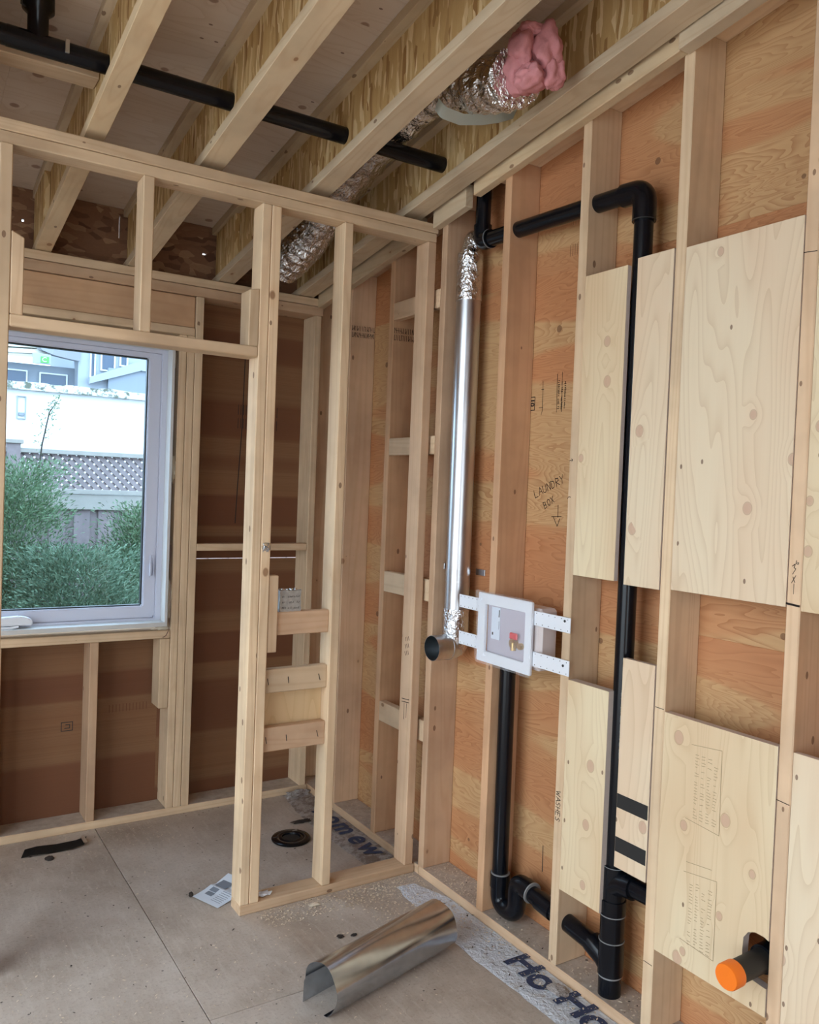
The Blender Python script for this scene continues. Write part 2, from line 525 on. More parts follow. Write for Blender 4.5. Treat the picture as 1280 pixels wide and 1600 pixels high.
def hexa(name, pts, mat, parent=None, bevel=0.003):
    """pts: 4 bottom corners (ccw) then 4 top corners; the origin sits in the middle"""
    c = sum((Vector(p) for p in pts), Vector()) / 8
    bm = bmesh.new()
    vs_ = [bm.verts.new(Vector(p) - c) for p in pts]
    for f in ((3, 2, 1, 0), (4, 5, 6, 7), (0, 1, 5, 4), (1, 2, 6, 5), (2, 3, 7, 6), (3, 0, 4, 7)):
        bm.faces.new([vs_[i] for i in f])
    bmesh.ops.recalc_face_normals(bm, faces=bm.faces)
    if bevel:
        bmesh.ops.bevel(bm, geom=bm.edges[:], offset=bevel, segments=1, affect='EDGES')
    return link(name, bm, mat, parent, c)


def box(name, x0, x1, y0, y1, z0, z1, mat, parent=None, bevel=0.003):
    return hexa(name, [(x0, y0, z0), (x1, y0, z0), (x1, y1, z0), (x0, y1, z0),
                       (x0, y0, z1), (x1, y0, z1), (x1, y1, z1), (x0, y1, z1)], mat, parent, bevel)


def slope_y(name, x0, x1, y0, y1, zlo, zhi, mat, parent=None, bevel=0.003):
    """a member that runs along y and follows the joist slope; zlo/zhi are functions of y"""
    return hexa(name, [(x0, y0, zlo(y0)), (x1, y0, zlo(y0)), (x1, y1, zlo(y1)), (x0, y1, zlo(y1)),
                       (x0, y0, zhi(y0)), (x1, y0, zhi(y0)), (x1, y1, zhi(y1)), (x0, y1, zhi(y1))], mat, parent, bevel)


def frame_of(d):
    d = d.normalized()
    a = Vector((0, 0, 1)) if abs(d.z) < 0.9 else Vector((1, 0, 0))
    s = d.cross(a).normalized()
    return s, s.cross(d).normalized()


def fillet(pts, r, n=8):
    pts = [Vector(p) for p in pts]
    out = [pts[0]]
    for a, b, c in zip(pts, pts[1:], pts[2:]):
        d1, d2 = (a - b).normalized(), (c - b).normalized()
        ang = d1.angle(d2)
        cut = min(r / math.tan(ang / 2), (a - b).length * 0.49, (c - b).length * 0.49)
        p, q = b + d1 * cut, b + d2 * cut
        for i in range(n + 1):
            t_ = i / n
            out.append((1 - t_) ** 2 * p + 2 * t_ * (1 - t_) * b + t_ * t_ * q)
    out.append(pts[-1])
    return out


def sweep(bm, pts, rad, seg=20, caps=True, rfun=None):
    pts = [Vector(p) for p in pts]
    n = len(pts)
    s, u = frame_of(pts[1] - pts[0])
    rings = []
    for i, p in enumerate(pts):
        d = (pts[min(i + 1, n - 1)] - pts[max(i - 1, 0)]).normalized()
        s = (s - d * s.dot(d)).normalized()
        u = s.cross(d).normalized()
        ring = []
        for k in range(seg):
            a = 2 * math.pi * k / seg
            r = rad[i] if isinstance(rad, (list, tuple)) else rad
            if rfun:
                r = rfun(i, k, r)
            ring.append(bm.verts.new(p + (s * math.cos(a) + u * math.sin(a)) * r))
        rings.append(ring)
    for a, b in zip(rings, rings[1:]):
        for k in range(seg):
            bm.faces.new((a[k], a[(k + 1) % seg], b[(k + 1) % seg], b[k]))
    if caps:
        bm.faces.new(rings[0][::-1])
        bm.faces.new(rings[-1])
    bmesh.ops.recalc_face_normals(bm, faces=bm.faces)
    return rings


def tube(name, pts, rad, mat, parent=None, seg=20, caps=True, rfun=None, bend=None, n=8):
    if bend:
        pts = fillet(pts, bend, n)
    c = sum((Vector(p) for p in pts), Vector()) / len(pts)
    bm = bmesh.new()
    sweep(bm, [Vector(p) - c for p in pts], rad, seg, caps, rfun)
    o = link(name, bm, mat, parent, c, smooth=True)
    for p in o.data.polygons:
        if len(p.vertices) > 4:
            p.use_smooth = False
    return o


def pipe_shell(name, pts, ro, ri, mat, parent=None, seg=28, mat_in=None):
    """open ended hollow pipe"""
    pts = [Vector(p) for p in pts]
    c = sum(pts, Vector()) / len(pts)
    pts = [p - c for p in pts]
    bm = bmesh.new()
    A = sweep(bm, pts, ro, seg, False)
    nout = len(bm.faces)
    B = sweep(bm, pts, ri, seg, False)
    for a, b in ((A[0], B[0]), (A[-1], B[-1])):
        for k in range(seg):
            bm.faces.new((a[k], a[(k + 1) % seg], b[(k + 1) % seg], b[k]))
    inner = set()
    for ring in B:
        inner.update(ring)
    if mat_in:
        for f in bm.faces:
            if all(v in inner for v in f.verts):
                f.material_index = 1
    o = link(name, bm, mat, parent, c, smooth=True)
    if mat_in:
        o.data.materials.append(M[mat_in])
    return o


def ribbon(name, lines, to3, width, mat, parent=None):
    """pen strokes: flat quads on a surface; lines = lists of 2-D points"""
    bm = bmesh.new()
    allp = [Vector(to3(*p)) for ln in lines for p in ln]
    c = sum(allp, Vector()) / len(allp)
    for ln in lines:
        for (a, b) in zip(ln, ln[1:]):
            d = Vector((b[0] - a[0], b[1] - a[1]))
            if d.length < 1e-6:
                continue
            d.normalize()
            nrm = Vector((-d.y, d.x)) * width / 2
            e = d * width * 0.3
            q = [(a[0] - e.x + nrm.x, a[1] - e.y + nrm.y), (b[0] + e.x + nrm.x, b[1] + e.y + nrm.y),
                 (b[0] + e.x - nrm.x, b[1] + e.y - nrm.y), (a[0] - e.x - nrm.x, a[1] - e.y - nrm.y)]
            bm.faces.new([bm.verts.new(Vector(to3(*p)) - c) for p in q])
    return link(name, bm, mat, parent, c)


def text(name, body, size, mat, mw, parent=None, bold=0.0):
    cu = bpy.data.curves.new(name, 'FONT')
    cu.body = body
    cu.size = size
    cu.offset = bold
    cu.extrude = 0.0003
    cu.resolution_u = 4
    tmp = bpy.data.objects.new(name, cu)
    C.objects.link(tmp)
    bpy.context.view_layer.update()
    me = bpy.data.meshes.new_from_object(tmp.evaluated_get(bpy.context.evaluated_depsgraph_get()))
    bpy.data.objects.remove(tmp)
    me.transform(mw.to_3x3().to_4x4())
    me.materials.clear()
    me.materials.append(M[mat])
    o = bpy.data.objects.new(name, me)
    C.objects.link(o)
    o.location = mw.translation
    if parent is not None:
        o.parent = parent
        o.location = mw.translation - parent_world(parent)
    return o


def basis(right, upv, origin):
    r, u = Vector(right), Vector(upv)
    n = r.cross(u)
    return Matrix(((r.x, u.x, n.x, origin[0]), (r.y, u.y, n.y, origin[1]), (r.z, u.z, n.z, origin[2]), (0, 0, 0, 1)))


# ================================================================ THE SETTING
# ---- floor
flr = box('floor', -3.9, 0.155, -5.0, 1.664, -0.06, -0.019, 'floor', None, 0)
tag(flr, 'dusty grey-brown plywood subfloor of the unfinished room', 'floor', kind='structure')
seam_x = [-3.9, -2.30, -1.08, 0.155]
for i in range(3):
    cuts = {0: [-5, -3.7, -1.28, 1.16, 1.664], 1: [-5, -2.5, -0.9, 1.664], 2: [-5, -2.5, -0.065, 1.664]}[i]
    for a, b in zip(cuts, cuts[1:]):
        bm = bmesh.new()
        box_pts = (seam_x[i] + 0.0015, seam_x[i + 1] - 0.0015, a + 0.0015, b - 0.0015)
        box('floor_panel', *box_pts, -0.019, 0.0, 'floor', flr, 0.001)
        bm.free()

# ---- right wall (x = 0 is the room-side face of the studs)
wr = thing('wall_right', 'open-framed side wall of studs, plumbing pipes and fir plywood sheathing', 'wall', (0, 0, 0), kind='structure')
pan_z = [(-0.02, 1.22), (1.22, 2.44), (2.44, 3.3)]
pan_y = [(1.664, 0.83), (0.83, -0.80), (-0.80, -3.24), (-3.24, -5.0)]
for z0, z1 in pan_z:
    for y1, y0 in pan_y:
        zz1 = z1 if z1 < 3 else None
        if zz1:
            box('sheathing_panel', 0.14, 0.155, y0, y1, z0, zz1, 'sheath_r', wr, 0.0008)
        else:
            slope_y('sheathing_panel', 0.14, 0.155, y0, y1, lambda y: z0, lambda y: zj(y) + 0.30, 'sheath_r', wr, 0.0008)
# sheathing grain must not depend on the panel, so no bevel seams stand out

box('bottom_plate', 0, 0.14, -5.0, 0.44, 0, 0.038, 'platey', wr)
box('bottom_plate', 0, 0.14, 0.443, 1.664, 0, 0.038, 'platey', wr)
studs = {}
for k in range(-6, 4):
    y0 = k * S
    mat = 'lumz' if k in (-1, -2, -3, 1, 3) else 'firz'
    zt = lambda y: zj(y) + 0.03
    o = hexa('stud', [(0, y0, 0.038), (0.14, y0, 0.038), (0.14, y0 + 0.038, 0.038), (0, y0 + 0.038, 0.038),
                      (0, y0, zt(y0)), (0.14, y0, zt(y0)), (0.14, y0 + 0.038, zt(y0 + 0.038)), (0, y0 + 0.038, zt(y0 + 0.038))], mat, wr)
    studs[k] = o
box('stud', 0.0, 0.14, 1.626, 1.664, 0.038, 2.62, 'lumz', wr)
# sloping top plate, gap where the vent pipe passes
slope_y('top_plate', 0, 0.14, -5, 0.17, lambda y: zj(y) + 0.03, lambda y: zj(y) + 0.068, 'lumy', wr)
slope_y('top_plate', 0, 0.14, 0.29, 1.664, lambda y: zj(y) + 0.03, lambda y: zj(y) + 0.068, 'lumy', wr)
# drywall backing strips nailed under the joists
slope_y('strapping', -0.038, 0, -0.79, 0.187, lambda y: zj(y) - 0.036, lambda y: zj(y) + 0.055, 'joisty', wr)
slope_y('strapping', -0.050, 0, -3.2, -0.793, lambda y: zj(y) - 0.040, lambda y: zj(y) + 0.050, 'joisty', wr)
slope_y('strapping', -0.038, 0, 0.236, 0.462, lambda y: zj(y) - 0.056, lambda y: zj(y) + 0.035, 'joisty', wr)
slope_y('strapping', -0.038, 0, 0.56, 1.522, lambda y: zj(y) - 0.056, lambda y: zj(y) + 0.035, 'joisty', wr)
# flat blocks that tie the partition to the wall
for z0, z1 in ((2.39, 2.468), (1.778, 1.856), (1.158, 1.252), (0.563, 0.653)):
    box('ladder_block', 0, 0.038, 1 * S + 0.0385, 2 * S - 0.0005, z0, z1, 'lumy', wr)

# plywood backing boards set between the studs
def backing(y0, y1, z0, z1, mat='board', label=None, notch=False, x0=0.0, th=0.018):
    if not notch:
        o = box('backing_board', x0, x0 + th, y0, y1, z0, z1, mat, wr, 0.001)
    else:
        pts = [(y1, z0), (y1, z1), (y0, z1), (y0, 0.497)]
        cy, cz, ry, rz = -1.150, 0.447, 0.042, 0.053
        pts += [(y0, 0.498), (-1.165, 0.503), (-1.14, 0.503), (-1.120, 0.494), (-1.107, 0.475), (-1.105, 0.44), (-1.108, 0.40), (-1.118, 0.383), (-1.14, 0.376), (-1.165, 0.373), (y0, 0.372)]
        pts += [(y0, z0)]
        bm = bmesh.new()
        cy_, cz_ = (y0 + y1) / 2, (z0 + z1) / 2
        A = [bm.verts.new((-th / 2, a - cy_, b - cz_)) for a, b in pts]
        B = [bm.verts.new((th / 2, a - cy_, b - cz_)) for a, b in pts]
        bm.faces.new(A)
        bm.faces.new(B[::-1])
        for i in range(len(pts)):
            j = (i + 1) % len(pts)
            bm.faces.new((A[i], B[i], B[j], A[j]))
        bmesh.ops.recalc_face_normals(bm, faces=bm.faces)
        o = link('backing_board', bm, mat, wr, (x0 + th / 2, cy_, cz_))
    o.data.materials.append(M['ply_edge'])
    for p in o.data.polygons:
        if abs(p.normal.x) < 0.5:
            p.material_index = 1
    if label:
        o['label'] = label
    return o


backing(-0.592, -S - 0.002, 1.362, 2.350, 'board', 'pale knotty plywood strip left of the black vent pipe')
backing(-2 * S + 0.042, -0.632, 1.356, 2.362, 'board2', 'narrow pale plywood strip right of the black vent pipe')
backing(-3 * S + 0.040, -2 * S - 0.002, 1.362, 2.354, 'board2', 'large pale plywood board high between two studs')
backing(-4 * S + 0.040, -3 * S - 0.002, 1.357, 2.300, 'board', 'pale plywood board at the right edge, upper')
backing(-0.592, -S - 0.002, 0.303, 1.012, 'board', 'knotty plywood strip left of the drain stack', th=0.036)
b6 = backing(-2 * S + 0.042, -0.645, 0.477, 1.130, 'board2', 'pale plywood strip with two black bands')
b7 = backing(-3 * S + 0.040, -2 * S - 0.002, 0.298, 1.003, 'board', 'large knotty plywood board with a hole for the capped pipe', notch=True, th=0.025)
backing(-4 * S + 0.040, -3 * S - 0.002, 0.302, 1.001, 'board2', 'pale plywood board at the right edge, lower')
for za, zb in ((0.664, 0.708), (0.527, 0.573)):
    box('black_band', -0.0008, 0.0, -2 * S + 0.044, -0.647, za, zb, 'tape_black', b6, 0)

# ---- back wall (window wall)
wb = thing('wall_back', 'open-framed window wall of studs and reddish plywood sheathing coloured darker for its backlit shade', 'wall', (0, 0, 0), kind='structure')
YB, YS = 1.524, 1.664
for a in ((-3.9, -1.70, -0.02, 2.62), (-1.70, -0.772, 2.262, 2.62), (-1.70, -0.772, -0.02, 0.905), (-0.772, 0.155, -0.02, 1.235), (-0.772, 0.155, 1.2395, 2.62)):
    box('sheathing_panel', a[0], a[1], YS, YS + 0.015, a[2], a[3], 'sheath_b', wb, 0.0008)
box('bottom_plate', -3.9, -0.002, YB, YS, 0, 0.038, 'platex', wb)
for xa in (-0.757, -0.7185):
    box('stud', xa, xa + 0.0365, YB, YS, 0.038, 2.325, 'lumz', wb)
box('stud', -0.680, -0.642, YB, YS, 0.038, 2.517, 'lumz', wb)
box('stud', -0.050, -0.012, YB, YS, 0.038, 2.517, 'lumz', wb)
for xa in (-1.735, -1.776, -2.2, -2.6, -3.0):
    box('stud', xa, xa + 0.038, YB, YS, 0.038, 2.517, 'lumz', wb)
box('cripple_stud', -1.124, -1.086, YB, YS, 0.038, 0.868, 'lumz', wb)
box('cripple_stud', -1.530, -1.492, YB, YS, 0.038, 0.868, 'lumz', wb)
box('sill_block', -0.806, -0.759, YB + 0.001, YS - 0.02, 0.53, 0.867, 'lumz', wb)
box('rough_sill', -1.735, -0.759, YB, YS, 0.869, 0.907, 'lumx', wb)
box('window_header', -1.735, -0.683, YB + 0.012, YB + 0.09, 2.365, 2.515, 'firx', wb)
box('header_plate', -1.735, -0.683, YB, YS, 2.326, 2.364, 'lumx', wb)
box('top_plate', -3.9, -0.002, YB, YS, 2.518, 2.564, 'lumx', wb)
box('top_plate', -3.9, -0.002, YB, YS, 2.567, 2.606, 'lumx', wb)
box('noggin', -0.6415, -0.052, YB, YB + 0.06, 1.288, 1.323, 'lumx', wb)

# ---- left and near walls (unseen, their openings sized and moved to light the room)
wl = thing('wall_left', 'unseen plywood-sheathed wall with a wide opening shaped to light the room', 'wall', kind='structure')
for y0, y1, z0, z1 in ((-5, -2.9, 0, 3.4), (0.30, 1.66, 0, 2.6)):
    slope_y('sheathing_panel', -3.9, -3.885, y0, y1, lambda y: z0, lambda y: zj(y) + 0.3 if z1 > 2.5 else z1, 'sheath_r', wl, 0)
wf = thing('wall_front', 'unseen plywood-sheathed wall behind the viewer with an opening shaped to let light in', 'wall', kind='structure')
for x0, x1, z0, z1 in ((-3.9, -3.6, 0, 3.86), (-2.0, 0.155, 0, 3.86), (-3.6, -2.0, 2.3, 3.86)):
    box('sheathing_panel', x0, x1, -5.015, -5.0, z0, z1, 'sheath_r', wf, 0)

# ---- ceiling: I-joists and deck
ce = thing('ceiling', 'sloping open ceiling of I-joists under a plywood roof deck', 'ceiling', (0, 0, 3), kind='structure')
JD = 0.302
Y0J, Y1J = -5.0, 1.662
joist_x = [-3.47, -3.06, -2.64, -2.22, -1.80, -1.367, -0.963, -0.532, -0.100]
for jx in joist_x:
    w = 0.066 if jx == -1.367 else 0.086
    web = slope_y('i_joist', jx - 0.005, jx + 0.005, Y0J, Y1J, lambda y: zj(y) + 0.03, lambda y: zj(y) + JD - 0.03, 'osb', ce, 0)
    slope_y('flange', jx - w / 2, jx + w / 2, Y0J, Y1J, zj, lambda y: zj(y) + 0.038, 'joisty', web, 0.0015)
    slope_y('flange', jx - w / 2, jx + w / 2, Y0J, Y1J, lambda y: zj(y) + JD - 0.038, lambda y: zj(y) + JD, 'joisty', web, 0.0015)
    if jx in (-0.532, -0.963, -1.367):
        slope_y('web_stiffener', jx - 0.028, jx - 0.0055, 1.36, 1.62, lambda y: zj(y) + 0.0385, lambda y: zj(y) + JD - 0.0385, 'osb', web, 0.001)
dy = [1.68, 1.22, 0.0, -1.22, -2.44, -3.66, -5.02]
for a, b in zip(dy, dy[1:]):
    slope_y('deck_panel', -3.9, -1.60, b, a, lambda y: zj(y) + JD, lambda y: zj(y) + JD + 0.018, 'deck', ce, 0.0015)
    slope_y('deck_panel', -1.60, 0.155, b, a, lambda y: zj(y) + JD, lambda y: zj(y) + JD + 0.018, 'deck', ce, 0.0015)
# strand board closing the bays above the window wall, with small slits of daylight
edges = [j for j in joist_x]
for i, (a, b) in enumerate(zip(edges, edges[1:])):
    x0, x1 = a + 0.006, b - 0.006
    zt = zj(1.645) + JD - 0.002
    if b in (-1.367, -0.963, -0.532):
        xs = {-1.367: -1.437, -0.963: -1.024, -0.532: -0.612}[b]
        gz = {-1.367: (2.748, 2.762), -0.963: (2.755, 2.86), -0.532: (2.753, 2.763)}[b]
        gw = {-1.367: 0.005, -0.963: 0.0022, -0.532: 0.010}[b]
        pieces = [(x0, xs - gw, 2.607, zt), (xs + gw, x1, 2.607, zt), (xs - gw, xs + gw, 2.607, gz[0]), (xs - gw, xs + gw, gz[1], zt)]
        bm = bmesh.new()
        cx = (x0 + x1) / 2
        for q in pieces:
            mtx = Matrix.Translation(((q[0] + q[1]) / 2 - cx, 0, (q[2] + q[3]) / 2 - 2.75)) @ Matrix.Diagonal((q[1] - q[0], 0.02, q[3] - q[2], 1))
            bmesh.ops.create_cube(bm, size=1, matrix=mtx)
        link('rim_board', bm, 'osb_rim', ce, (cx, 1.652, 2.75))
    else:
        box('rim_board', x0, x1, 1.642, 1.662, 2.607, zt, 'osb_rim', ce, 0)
box('rim_board', -0.094, 0.14, 1.642, 1.662, 2.62, zj(1.645) + JD, 'osb_rim', ce, 0)
# blocking beside the ceiling pipe
box('joist_block', -1.79, -1.374, 0.430, 0.520, 2.915, 2.957, 'lumx', ce)

# ---- partition
YP, YP2 = 0.466, 0.555
ZT = 2.7345
wp = thing('wall_middle', 'pale open stud partition with a door opening, standing across the room', 'wall', (0, 0.5, 0), kind='structure')
box('top_plate', -3.2, -0.003, YP, YP2, ZT - 0.038, ZT, 'lumx', wp, 0.003)
box('top_plate', -3.2, -0.010, YP + 0.002, YP2, ZT - 0.0765, ZT - 0.0392, 'lumx', wp, 0.003)
zt = ZT - 0.077
box('bottom_plate', -0.784, -0.003, YP, YP2, 0, 0.038, 'lumx', wp)
box('king_stud', -0.784, -0.7475, YP, YP2, 0.0385, zt, 'lumz', wp)
box('king_stud', -0.746, -0.708, YP, YP2, 0.0385, zt, 'lumz', wp)
box('stud', -0.4426, -0.4046, YP, YP2, 0.0385, zt, 'lumz', wp)
box('stud', -0.053, -0.012, YP, YP2, 0.0385, zt, 'lumz', wp)
box('door_header', -1.616, -0.785, YP, YP2, 2.092, 2.130, 'lumx', wp)
box('king_stud', -1.655, -1.617, YP, YP2, 0.0, zt, 'lumz', wp)
box('stud', -2.06, -2.022, YP, YP2, 0.0385, zt, 'lumz', wp)
box('stud', -2.5, -2.462, YP, YP2, 0.0385, zt, 'lumz', wp)
box('bottom_plate', -3.2, -1.656, YP, YP2, 0, 0.038, 'lumx', wp)
box('cripple_stud', -1.215, -1.177, YP, YP2, 2.1305, zt, 'lumz', wp)
hexa('cripple_stud', [(-0.823, YP, 2.1305), (-0.785, YP, 2.1305), (-0.785, YP2, 2.1305), (-0.823, YP2, 2.1305),
                      (-0.823, YP, 2.335), (-0.785, YP, 2.343), (-0.785, YP2, 2.343), (-0.823, YP2, 2.335)], 'lumz', wp)
hexa('cripple_stud', [(-1.616, YP, 2.1305), (-1.578, YP, 2.1305), (-1.578, YP2, 2.1305), (-1.616, YP2, 2.1305),
                      (-1.616, YP, 2.392), (-1.578, YP, 2.374), (-1.578, YP2, 2.374), (-1.616, YP2, 2.392)], 'lumz', wp)
box('block', -0.667, -0.443, YP + 0.018, YP + 0.056, 1.050, 1.139, 'lumx', wp)
box('block', -0.707, -0.443, YP + 0.018, YP + 0.056, 0.830, 0.921, 'lumx', wp)
box('block', -0.707, -0.443, YP + 0.018, YP + 0.056, 0.604, 0.697, 'lumx', wp)
box('scab', -0.7065, -0.668, YP + 0.004, YP + 0.042, 0.988, 1.281, 'lumz', wp)
o = box('plywood_panel', -0.707, -0.443, YP + 0.060, YP + 0.072, 0.60, 0.915, 'board_y', wp, 0.001)

for bz in (0.875, 0.650):
    nl = []
    for q, (dx_, dz_) in enumerate(((-0.008, 0.024), (-0.005, 0.022), (-0.012, 0.022))):
        xa = (-0.695, -0.610, -0.480)[q]
        nl.append([(xa, bz + 0.012), (xa - dx_ * 0.6, bz - 0.012)])
    ribbon('toe_nail', nl, lambda a, b: (a, YP + 0.0172, b), 0.003, 'dirt', wp)
ribbon('grade_stamp', [[(YP + 0.03 + q * 0.012, 0.93 + r_ * 0.03 - q * 0.004), (YP + 0.036 + q * 0.012, 0.945 + r_ * 0.03 - q * 0.004)] for q in range(3) for r_ in range(3)] +
       [[(YP + 0.012, 0.74), (YP + 0.07, 0.735)], [(YP + 0.012, 0.728), (YP + 0.07, 0.722)], [(YP + 0.03, 0.72), (YP + 0.032, 0.66)], [(YP + 0.05, 0.72), (YP + 0.05, 0.65)]],
       lambda a, b: (-0.0535, a, b), 0.003, 'ink', wp)

# ---- window
win = thing('window_1', 'white vinyl casement window looking onto a fence and shrubs', 'window', (-1.2, 1.6, 0.9), kind='structure')
GX0, GX1, GZ0, GZ1 = -1.60, -0.876, 1.018, 2.207
FX0, FX1, FZ0, FZ1 = -1.70, -0.778, 0.948, 2.262


def rect_frame(name, x0, x1, z0, z1, ix0, ix1, iz0, iz1, y0, y1, mat, parent, bev=0.003):
    cx, cy, cz = (x0 + x1) / 2, (y0 + y1) / 2, (z0 + z1) / 2
    bm = bmesh.new()
    rings = []
    for y in (y0, y1):
        rings.append([bm.verts.new((a - cx, y - cy, b - cz)) for a, b in ((x0, z0), (x1, z0), (x1, z1), (x0, z1))])
        rings.append([bm.verts.new((a - cx, y - cy, b - cz)) for a, b in ((ix0, iz0), (ix1, iz0), (ix1, iz1), (ix0, iz1))])
    A, Ai, B, Bi = rings
    for p, q in ((A, Ai), (Bi, B), (B, A), (Ai, Bi)):
        for k in range(4):
            bm.faces.new((p[k], p[(k + 1) % 4], q[(k + 1) % 4], q[k]))
    bmesh.ops.recalc_face_normals(bm, faces=bm.faces)
    if bev:
        bmesh.ops.bevel(bm, geom=bm.edges[:], offset=bev, segments=2, affect='EDGES')
    return link(name, bm, mat, parent, (cx, cy, cz))


rect_frame('jamb', FX0, FX1, FZ0 - 0.02, FZ1, FX0 + 0.014, FX1 - 0.014, FZ0, FZ1 - 0.012, 1.512, 1.60, 'sill', win, 0.0015)
rect_frame('frame', FX0, FX1, FZ0 - 0.01, FZ1, FX0 + 0.04, FX1 - 0.04, FZ0 + 0.012, FZ1 - 0.03, 1.585, 1.672, 'vinyl', win)
sash = rect_frame('sash', FX0 + 0.038, FX1 - 0.036, FZ0 + 0.01, FZ1 - 0.026, GX0, GX1, GZ0, GZ1, 1.600, 1.650, 'vinyl', win, 0.005)
rect_frame('glazing_bead', GX0 - 0.006, GX1 + 0.006, GZ0 - 0.006, GZ1 + 0.006, GX0 + 0.006, GX1 - 0.006, GZ0 + 0.006, GZ1 - 0.006, 1.616, 1.640, 'dark_metal', sash, 0.001)
box('pane', GX0, GX1, 1.628, 1.634, GZ0, GZ1, 'glass', win, 0)
rect_frame('lock_plate', -0.848, -0.826, 1.155, 1.262, -0.842, -0.832, 1.165, 1.252, 1.590, 1.601, 'vinyl', sash, 0.002)
tube('lock_lever', [(-0.845, 1.590, 1.165), (-0.847, 1.580, 1.19), (-0.846, 1.585, 1.225)], 0.005, 'vinyl', sash, 10)
# crank operator at the sill
bm = bmesh.new()
prof = [(-1.52, 0), (-1.366, 0), (-1.366, 0.022), (-1.385, 0.034), (-1.42, 0.042), (-1.52, 0.036)]
A = [bm.verts.new((a + 1.44, -0.02, b - 0.02)) for a, b in prof]
B = [bm.verts.new((a + 1.44, 0.02, b - 0.02)) for a, b in prof]
bm.faces.new(A)
bm.faces.new(B[::-1])
for i in range(6):
    bm.faces.new((A[i], B[i], B[(i + 1) % 6], A[(i + 1) % 6]))
bmesh.ops.recalc_face_normals(bm, faces=bm.faces)
bmesh.ops.bevel(bm, geom=bm.edges[:], offset=0.005, segments=2, affect='EDGES')
crank = link('crank_cover', bm, 'white', win, (-1.44, 1.565, 0.980))
tube('crank_handle', [(-1.52, 1.545, 0.955), (-1.46, 1.54, 0.952), (-1.425, 1.54, 0.958)], 0.006, 'white', crank, 10)


def blob(name, c, r, mat, parent=None, seed=0, amp=0.35, freq=3.0, scale=(1, 1, 1), sub=3, billow=False):
    bm = bmesh.new()
    bmesh.ops.create_icosphere(bm, subdivisions=sub, radius=1.0)
    for v_ in bm.verts:
        n_ = noise.fractal(v_.co * freq + Vector((seed * 7.1, seed * 3.3, seed)), 1.0, 2.0, 3)
        if billow:
            n_ = 0.45 - 1.5 * (1 - min(1, 3.2 * abs(noise.noise(v_.co * freq + Vector((seed * 7.1, seed * 3.3, seed)))))) ** 2 * 0.5 + 0.12 * n_
        v_.co = Vector((v_.co.x * scale[0], v_.co.y * scale[1], v_.co.z * scale[2])) * r * (1 + amp * n_)
    return link(name, bm, mat, parent, c, smooth=True)


for i, (c, r, s_) in enumerate((((-0.766, 1.540, 1.68), 0.013, (0.8, 1, 4.5)), ((-0.766, 1.540, 1.06), 0.012, (0.9, 1, 7)), ((-0.770, 1.55, 2.20), 0.010, (0.8, 1, 4)), ((-0.80, 1.53, 0.918), 0.008, (5, 1, 1)))):
    blob('spray_foam', c, r, 'foam', win, i, 0.5, 3, s_)
tube('sensor_wire', [(-0.772, 1.518, 1.32), (-0.769, 1.512, 1.15), (-0.768, 1.508, 0.97), (-0.772, 1.507, 0.91), (-0.785, 1.507, 0.884), (-0.80, 1.508, 0.876)], 0.0018, 'wirebrown', win, 6)

# ================================================================ WRITING ON THE TIMBER
px = 0.1393
on_sheath = lambda a, b: (px, -a, b)          # a grows to the viewer's right


def stroke(lines, name, mat='ink', width=0.003, to3=on_sheath, parent=None):
    return ribbon(name, lines, to3, width, mat, parent or wr)


# LAUNDRY / BOX / arrow
def letters(word, ox, oz, dx, dz, h):
    G = {'L': [[(0, 1), (0, 0), (.6, 0)]], 'A': [[(0, 0), (.35, 1), (.7, 0)], [(.15, .4), (.58, .4)]],
         'U': [[(0, 1), (.05, .15), (.3, 0), (.55, .15), (.6, 1)]], 'N': [[(0, 0), (.05, 1), (.55, 0), (.6, 1)]],
         'D': [[(0, 0), (0, 1), (.45, .8), (.55, .45), (.4, .1), (0, 0)]], 'R': [[(0, 0), (.05, 1), (.5, .9), (.5, .6), (.08, .5), (.6, 0)]],
         'Y': [[(0, 1), (.3, .5), (.6, 1)], [(.3, .5), (.25, 0)]], 'B': [[(0, 0), (0, 1), (.45, .85), (.4, .55), (.05, .5), (.5, .4), (.5, .1), (0, 0)]],
         'O': [[(.3, 1), (.05, .75), (.05, .25), (.3, 0), (.55, .25), (.55, .75), (.3, 1)]], 'X': [[(0, 0), (.55, 1)], [(0, 1), (.55, 0)]],
         'W': [[(0, 1), (.2, 0), (.4, .7), (.6, 0), (.8, 1)]], 'S': [[(.55, .9), (.25, 1), (.05, .75), (.5, .35), (.35, .02), (0, .1)]],
         'H': [[(0, 0), (0, 1)], [(.55, 0), (.55, 1)], [(0, .5), (.55, .5)]], 'E': [[(.5, 1), (0, 1), (0, 0), (.5, 0)], [(0, .5), (.4, .5)]]}
    out, cur = [], 0.0
    for ch in word:
        for ln in G[ch]:
            out.append([(ox + (cur + a * h) * dx - b * h * dz, oz + (cur + a * h) * dz + b * h * dx) for a, b in ln])
        cur += h * (1.0 if ch == 'W' else 0.82)
    return out


L = letters('LAUNDRY', 0.046, 1.612, 0.93, 0.37, 0.030)
L += letters('BOX', 0.102, 1.573, 0.88, 0.47, 0.026)
L += [[(0.172, 1.590), (0.174, 1.545)], [(0.140, 1.546), (0.192, 1.549)], [(0.150, 1.545), (0.172, 1.512), (0.184, 1.540)]]
stroke(L, 'handwriting', 'ink', 0.0026)
